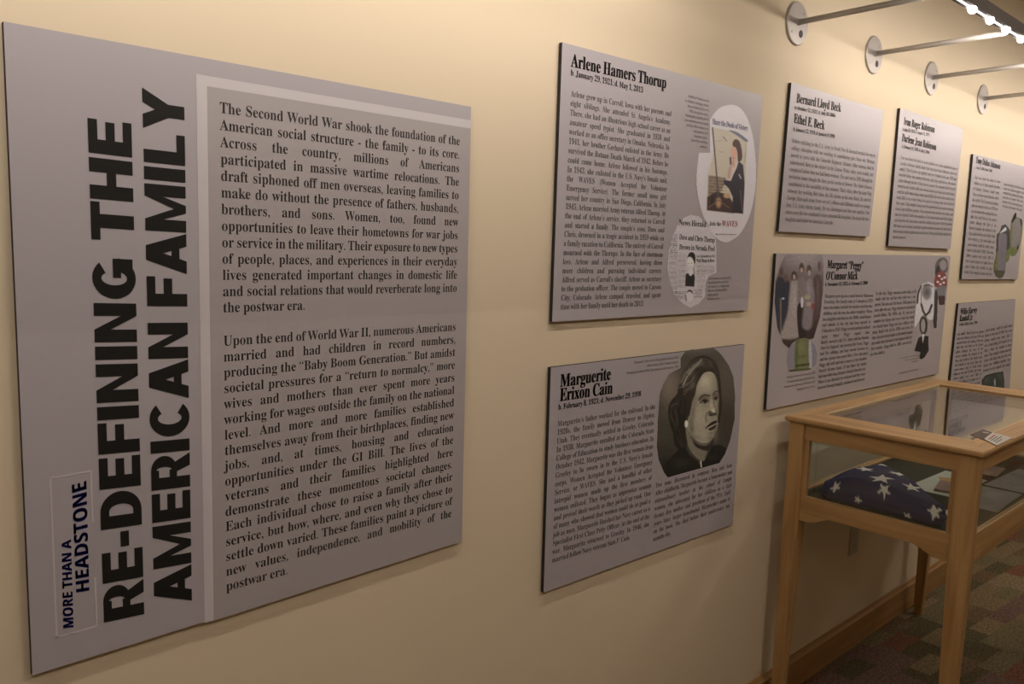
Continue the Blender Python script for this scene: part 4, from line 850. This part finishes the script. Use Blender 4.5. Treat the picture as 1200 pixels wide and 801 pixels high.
# ------------------------------------------------------------------ folded flag
DZ = .728
def flag():
    root_loc = Vector((2.46, -.30, DZ))
    T = np.array([(2.368, -.128), (2.366, -.524), (2.632, -.212)])
    rc = .022; cen = T.mean(0)
    # rounded triangle boundary
    pts = []
    for i in range(3):
        a, b, c = T[i - 1], T[i], T[(i + 1) % 3]
        d0 = (b - a) / np.linalg.norm(b - a); d1 = (c - b) / np.linalg.norm(c - b)
        n0 = np.array([-d0[1], d0[0]]); n0 *= np.sign(n0 @ (cen - b)); n1 = np.array([-d1[1], d1[0]]); n1 *= np.sign(n1 @ (cen - b))
        A_ = np.array([d0, -d1]).T; s_, t_ = np.linalg.solve(A_, (b + n1 * rc) - (b + n0 * rc)); pc = b + n0 * rc + d0 * s_
        a0 = math.atan2(*(-n0)[::-1]); a1 = math.atan2(*(-n1)[::-1]); da = (a1 - a0 + math.pi) % (2 * math.pi) - math.pi
        for k in range(14): an = a0 + da * k / 13; pts.append((pc + rc * np.array([math.cos(an), math.sin(an)]), np.array([math.cos(an), math.sin(an)])))
    P = np.array([p for p, _ in pts]); Nn = np.array([q for _, q in pts])
    # resample
    P2, N2 = [], []
    for i in range(len(P)):
        j = (i + 1) % len(P); L_ = np.linalg.norm(P[j] - P[i]); k = max(1, int(L_ / .0025))
        for t in range(k): u = t / k; P2.append(P[i] * (1 - u) + P[j] * u); q = Nn[i] * (1 - u) + Nn[j] * u; N2.append(q / np.linalg.norm(q))
    P2, N2 = np.array(P2), np.array(N2); n = len(P2)
    Hh = .082; er = .030; rows = []
    stars = [((2.414, -.294), .037, 15), ((2.494, -.213), .031, 40), ((2.592, -.226), .026, 10), ((2.515, -.300), .030, 70), ((2.438, -.372), .028, 33), ((2.362, -.183), .018, 20),
             ((2.328, -.250), .014, 54), ((2.364, -.322), .021, 46), ((2.326, -.392), .015, 50), ((2.366, -.462), .023, 28), ((2.655, -.25), .028, 30), ((2.56, -.37), .028, 20), ((2.43, -.11), .028, 0)]
    def topz(x, y):
        return Hh + .010 * math.exp(-((x - 2.50) ** 2 + (y + .24) ** 2) / .012) - .030 * max(0, (-.34 - y)) / .2 - .034 * math.exp(-math.hypot(x - 2.39, y + .15) / .045) + .006 * math.exp(-((x - 2.43) ** 2 + (y + .30) ** 2) / .004) + .0022 * math.sin(31 * x + 17 * y) + .0016 * math.sin(61 * y - 20 * x)
    M_ = 46
    inner = P2 - N2 * er
    V, UV = [], []
    for r in range(M_ + 1):
        t = r / M_
        for i in range(n):
            q = cen * (1 - t) + inner[i] * t; V.append((q[0], q[1], DZ + topz(*q))); UV.append(q)
    K = 22
    for k in range(1, K + 1):
        th = math.pi * k / K
        for i in range(n):
            z = topz(*inner[i]); hh = z / 2
            rr = er * math.sin(th) ** .7; zz = hh + hh * math.cos(th) + (.0016 * math.sin(3 * th) if k < K else 0)
            lay = .0022 * math.sin(th * 9) * math.sin(th)
            q = inner[i] + N2[i] * (rr + lay); V.append((q[0], q[1], DZ + max(.0008, zz))); UV.append(inner[i] + N2[i] * (k / K * (er + z) * .95))
    V = np.array(V); UV = np.array(UV); R_ = M_ + K + 1; Fc = []
    idx = np.arange(R_ * n).reshape(R_, n); nx = np.roll(idx, -1, 1)
    Fc = np.stack([idx[:-1], idx[1:], nx[1:], nx[:-1]], -1).reshape(-1, 4)
    me = raw_me(V, Fc)
    for p_ in me.polygons: p_.use_smooth = True
    C_ = np.empty((len(V), 3)); C_[:] = (.016, .018, .085)
    for (sx, sy), R0, rot in stars:
        d = UV - [sx, sy]; r = np.hypot(d[:, 0], d[:, 1]); a = (np.degrees(np.arctan2(d[:, 1], d[:, 0])) - rot) % 72; a = np.minimum(a, 72 - a)
        # star edge: between (R0,0) and (0.382R0,36)
        ar = np.radians(a); x1, y1 = R0, 0; x2, y2 = .382 * R0 * math.cos(math.radians(36)), .382 * R0 * math.sin(math.radians(36))
        cross = (x2 - x1) * (r * np.sin(ar) - y1) - (y2 - y1) * (r * np.cos(ar) - x1)
        C_[cross > 0] = (.82, .81, .76)
    a = me.color_attributes.new('Col', 'FLOAT_COLOR', 'POINT'); a.data.foreach_set('color', np.c_[C_, np.ones(len(C_))].astype(np.float32).ravel())
    me.transform(Matrix.Translation(-root_loc)); me.materials.append(M['flag'])
    o = bpy.data.objects.new('folded_flag', me); COL.objects.link(o); o.location = root_loc
    tag(o, 'navy blue flag with white stars folded into a triangle inside the display case', 'flag')
flag()

def sheet(name, pts, z, th, m, label, cat, bev=0):
    pts = [tuple(p) for p in pts]; me = prism_me(pts, 2, z, z + th); c = Vector((sum(p[0] for p in pts) / len(pts), sum(p[1] for p in pts) / len(pts), z))
    me.transform(Matrix.Translation(-c)); me.materials.append(m); o = bpy.data.objects.new(name, me); COL.objects.link(o); o.location = c
    if label: tag(o, label, cat)
    return o
def rect(cx, cy, w, h, deg):
    a = math.radians(deg); return [(cx + x * math.cos(a) - y * math.sin(a), cy + x * math.sin(a) + y * math.cos(a)) for x, y in ((-w / 2, -h / 2), (w / 2, -h / 2), (w / 2, h / 2), (-w / 2, h / 2))]
sheet('document', [(2.715, -.300), (2.715, -.392), (3.02, -.398), (3.035, -.262), (2.775, -.256)], DZ + .0006, .0012, M['paper_blue'], 'pale greenish sheet lying behind the folded flag in the case', 'document')
bk = sheet('booklet', rect(2.805, -.352, .12, .07, 12), DZ + .002, .008, M['pink_card'], 'small brown printed booklet lying on the pale sheet in the case', 'booklet')
sheet('photo_card', rect(2.895, -.315, .08, .035, 30), DZ + .0021, .002, M['tan_card'], 'small tan card beside the brown booklet on the pale sheet', 'card')
sheet('paper_card', rect(2.55, -.455, .07, .05, -28), DZ, .004, M['paper'], 'small white card beside the right tip of the folded flag', 'card')
sheet('photo_print', rect(3.17, -.350, .15, .09, 6), DZ, .002, M['pink_card'], 'brown photographic print at the far end of the case deck', 'photograph')
sheet('document', rect(2.80, -.468, .27, .118, 1.5), DZ, .0015, M['paper_reflection'], 'blue-grey sheet standing in for the front glass reflection, nearest the viewer in the case', 'document')
sheet('document', rect(3.12, -.470, .32, .115, -2), DZ, .0015, M['paper_reflection'], 'blue-grey sheet standing in for the front glass reflection, toward the far case end', 'document')
sheet('document', rect(3.32, -.25, .14, .18, -5), DZ, .002, M['paper_blue'], 'pale sheet at the far wall-side corner of the case deck', 'document')
# cards on the top of the case
bc = sheet('brown_card', [(2.518, -.484), (2.479, -.534), (2.600, -.524), (2.632, -.482)], .9703, .0012, M['brown_card'], 'dark brown card lying on the front edge of the case top', 'card')
link('emblem', cyl_me((2.588, -.503, .9712), (2.588, -.503, .9717), .009, 18), M['plastic'], bc)
wc = sheet('white_card', [(2.490, -.529), (2.431, -.578), (2.575, -.5735), (2.603, -.516)], .9716, .0012, M['paper'], 'small white card overlapping the dark brown card on the case top', 'card')
text_me = None
for k_ in range(4):
    a_ = .2 + .17 * k_; p0 = Vector((2.490, -.529, 0)).lerp(Vector((2.431, -.578, 0)), a_); p1 = Vector((2.603, -.516, 0)).lerp(Vector((2.575, -.5735, 0)), a_)
    q0, q1 = p0.lerp(p1, .14), p0.lerp(p1, (.8, .72, .85, .6)[k_])
    me_ = prism_me([(q0.x, q0.y), (q1.x, q1.y), (q1.x - .002, q1.y - .004), (q0.x - .002, q0.y - .004)], 2, .9728, .9730); link('printed_line', me_, M['red'] if k_ == 0 else M['ink_mid'], wc)
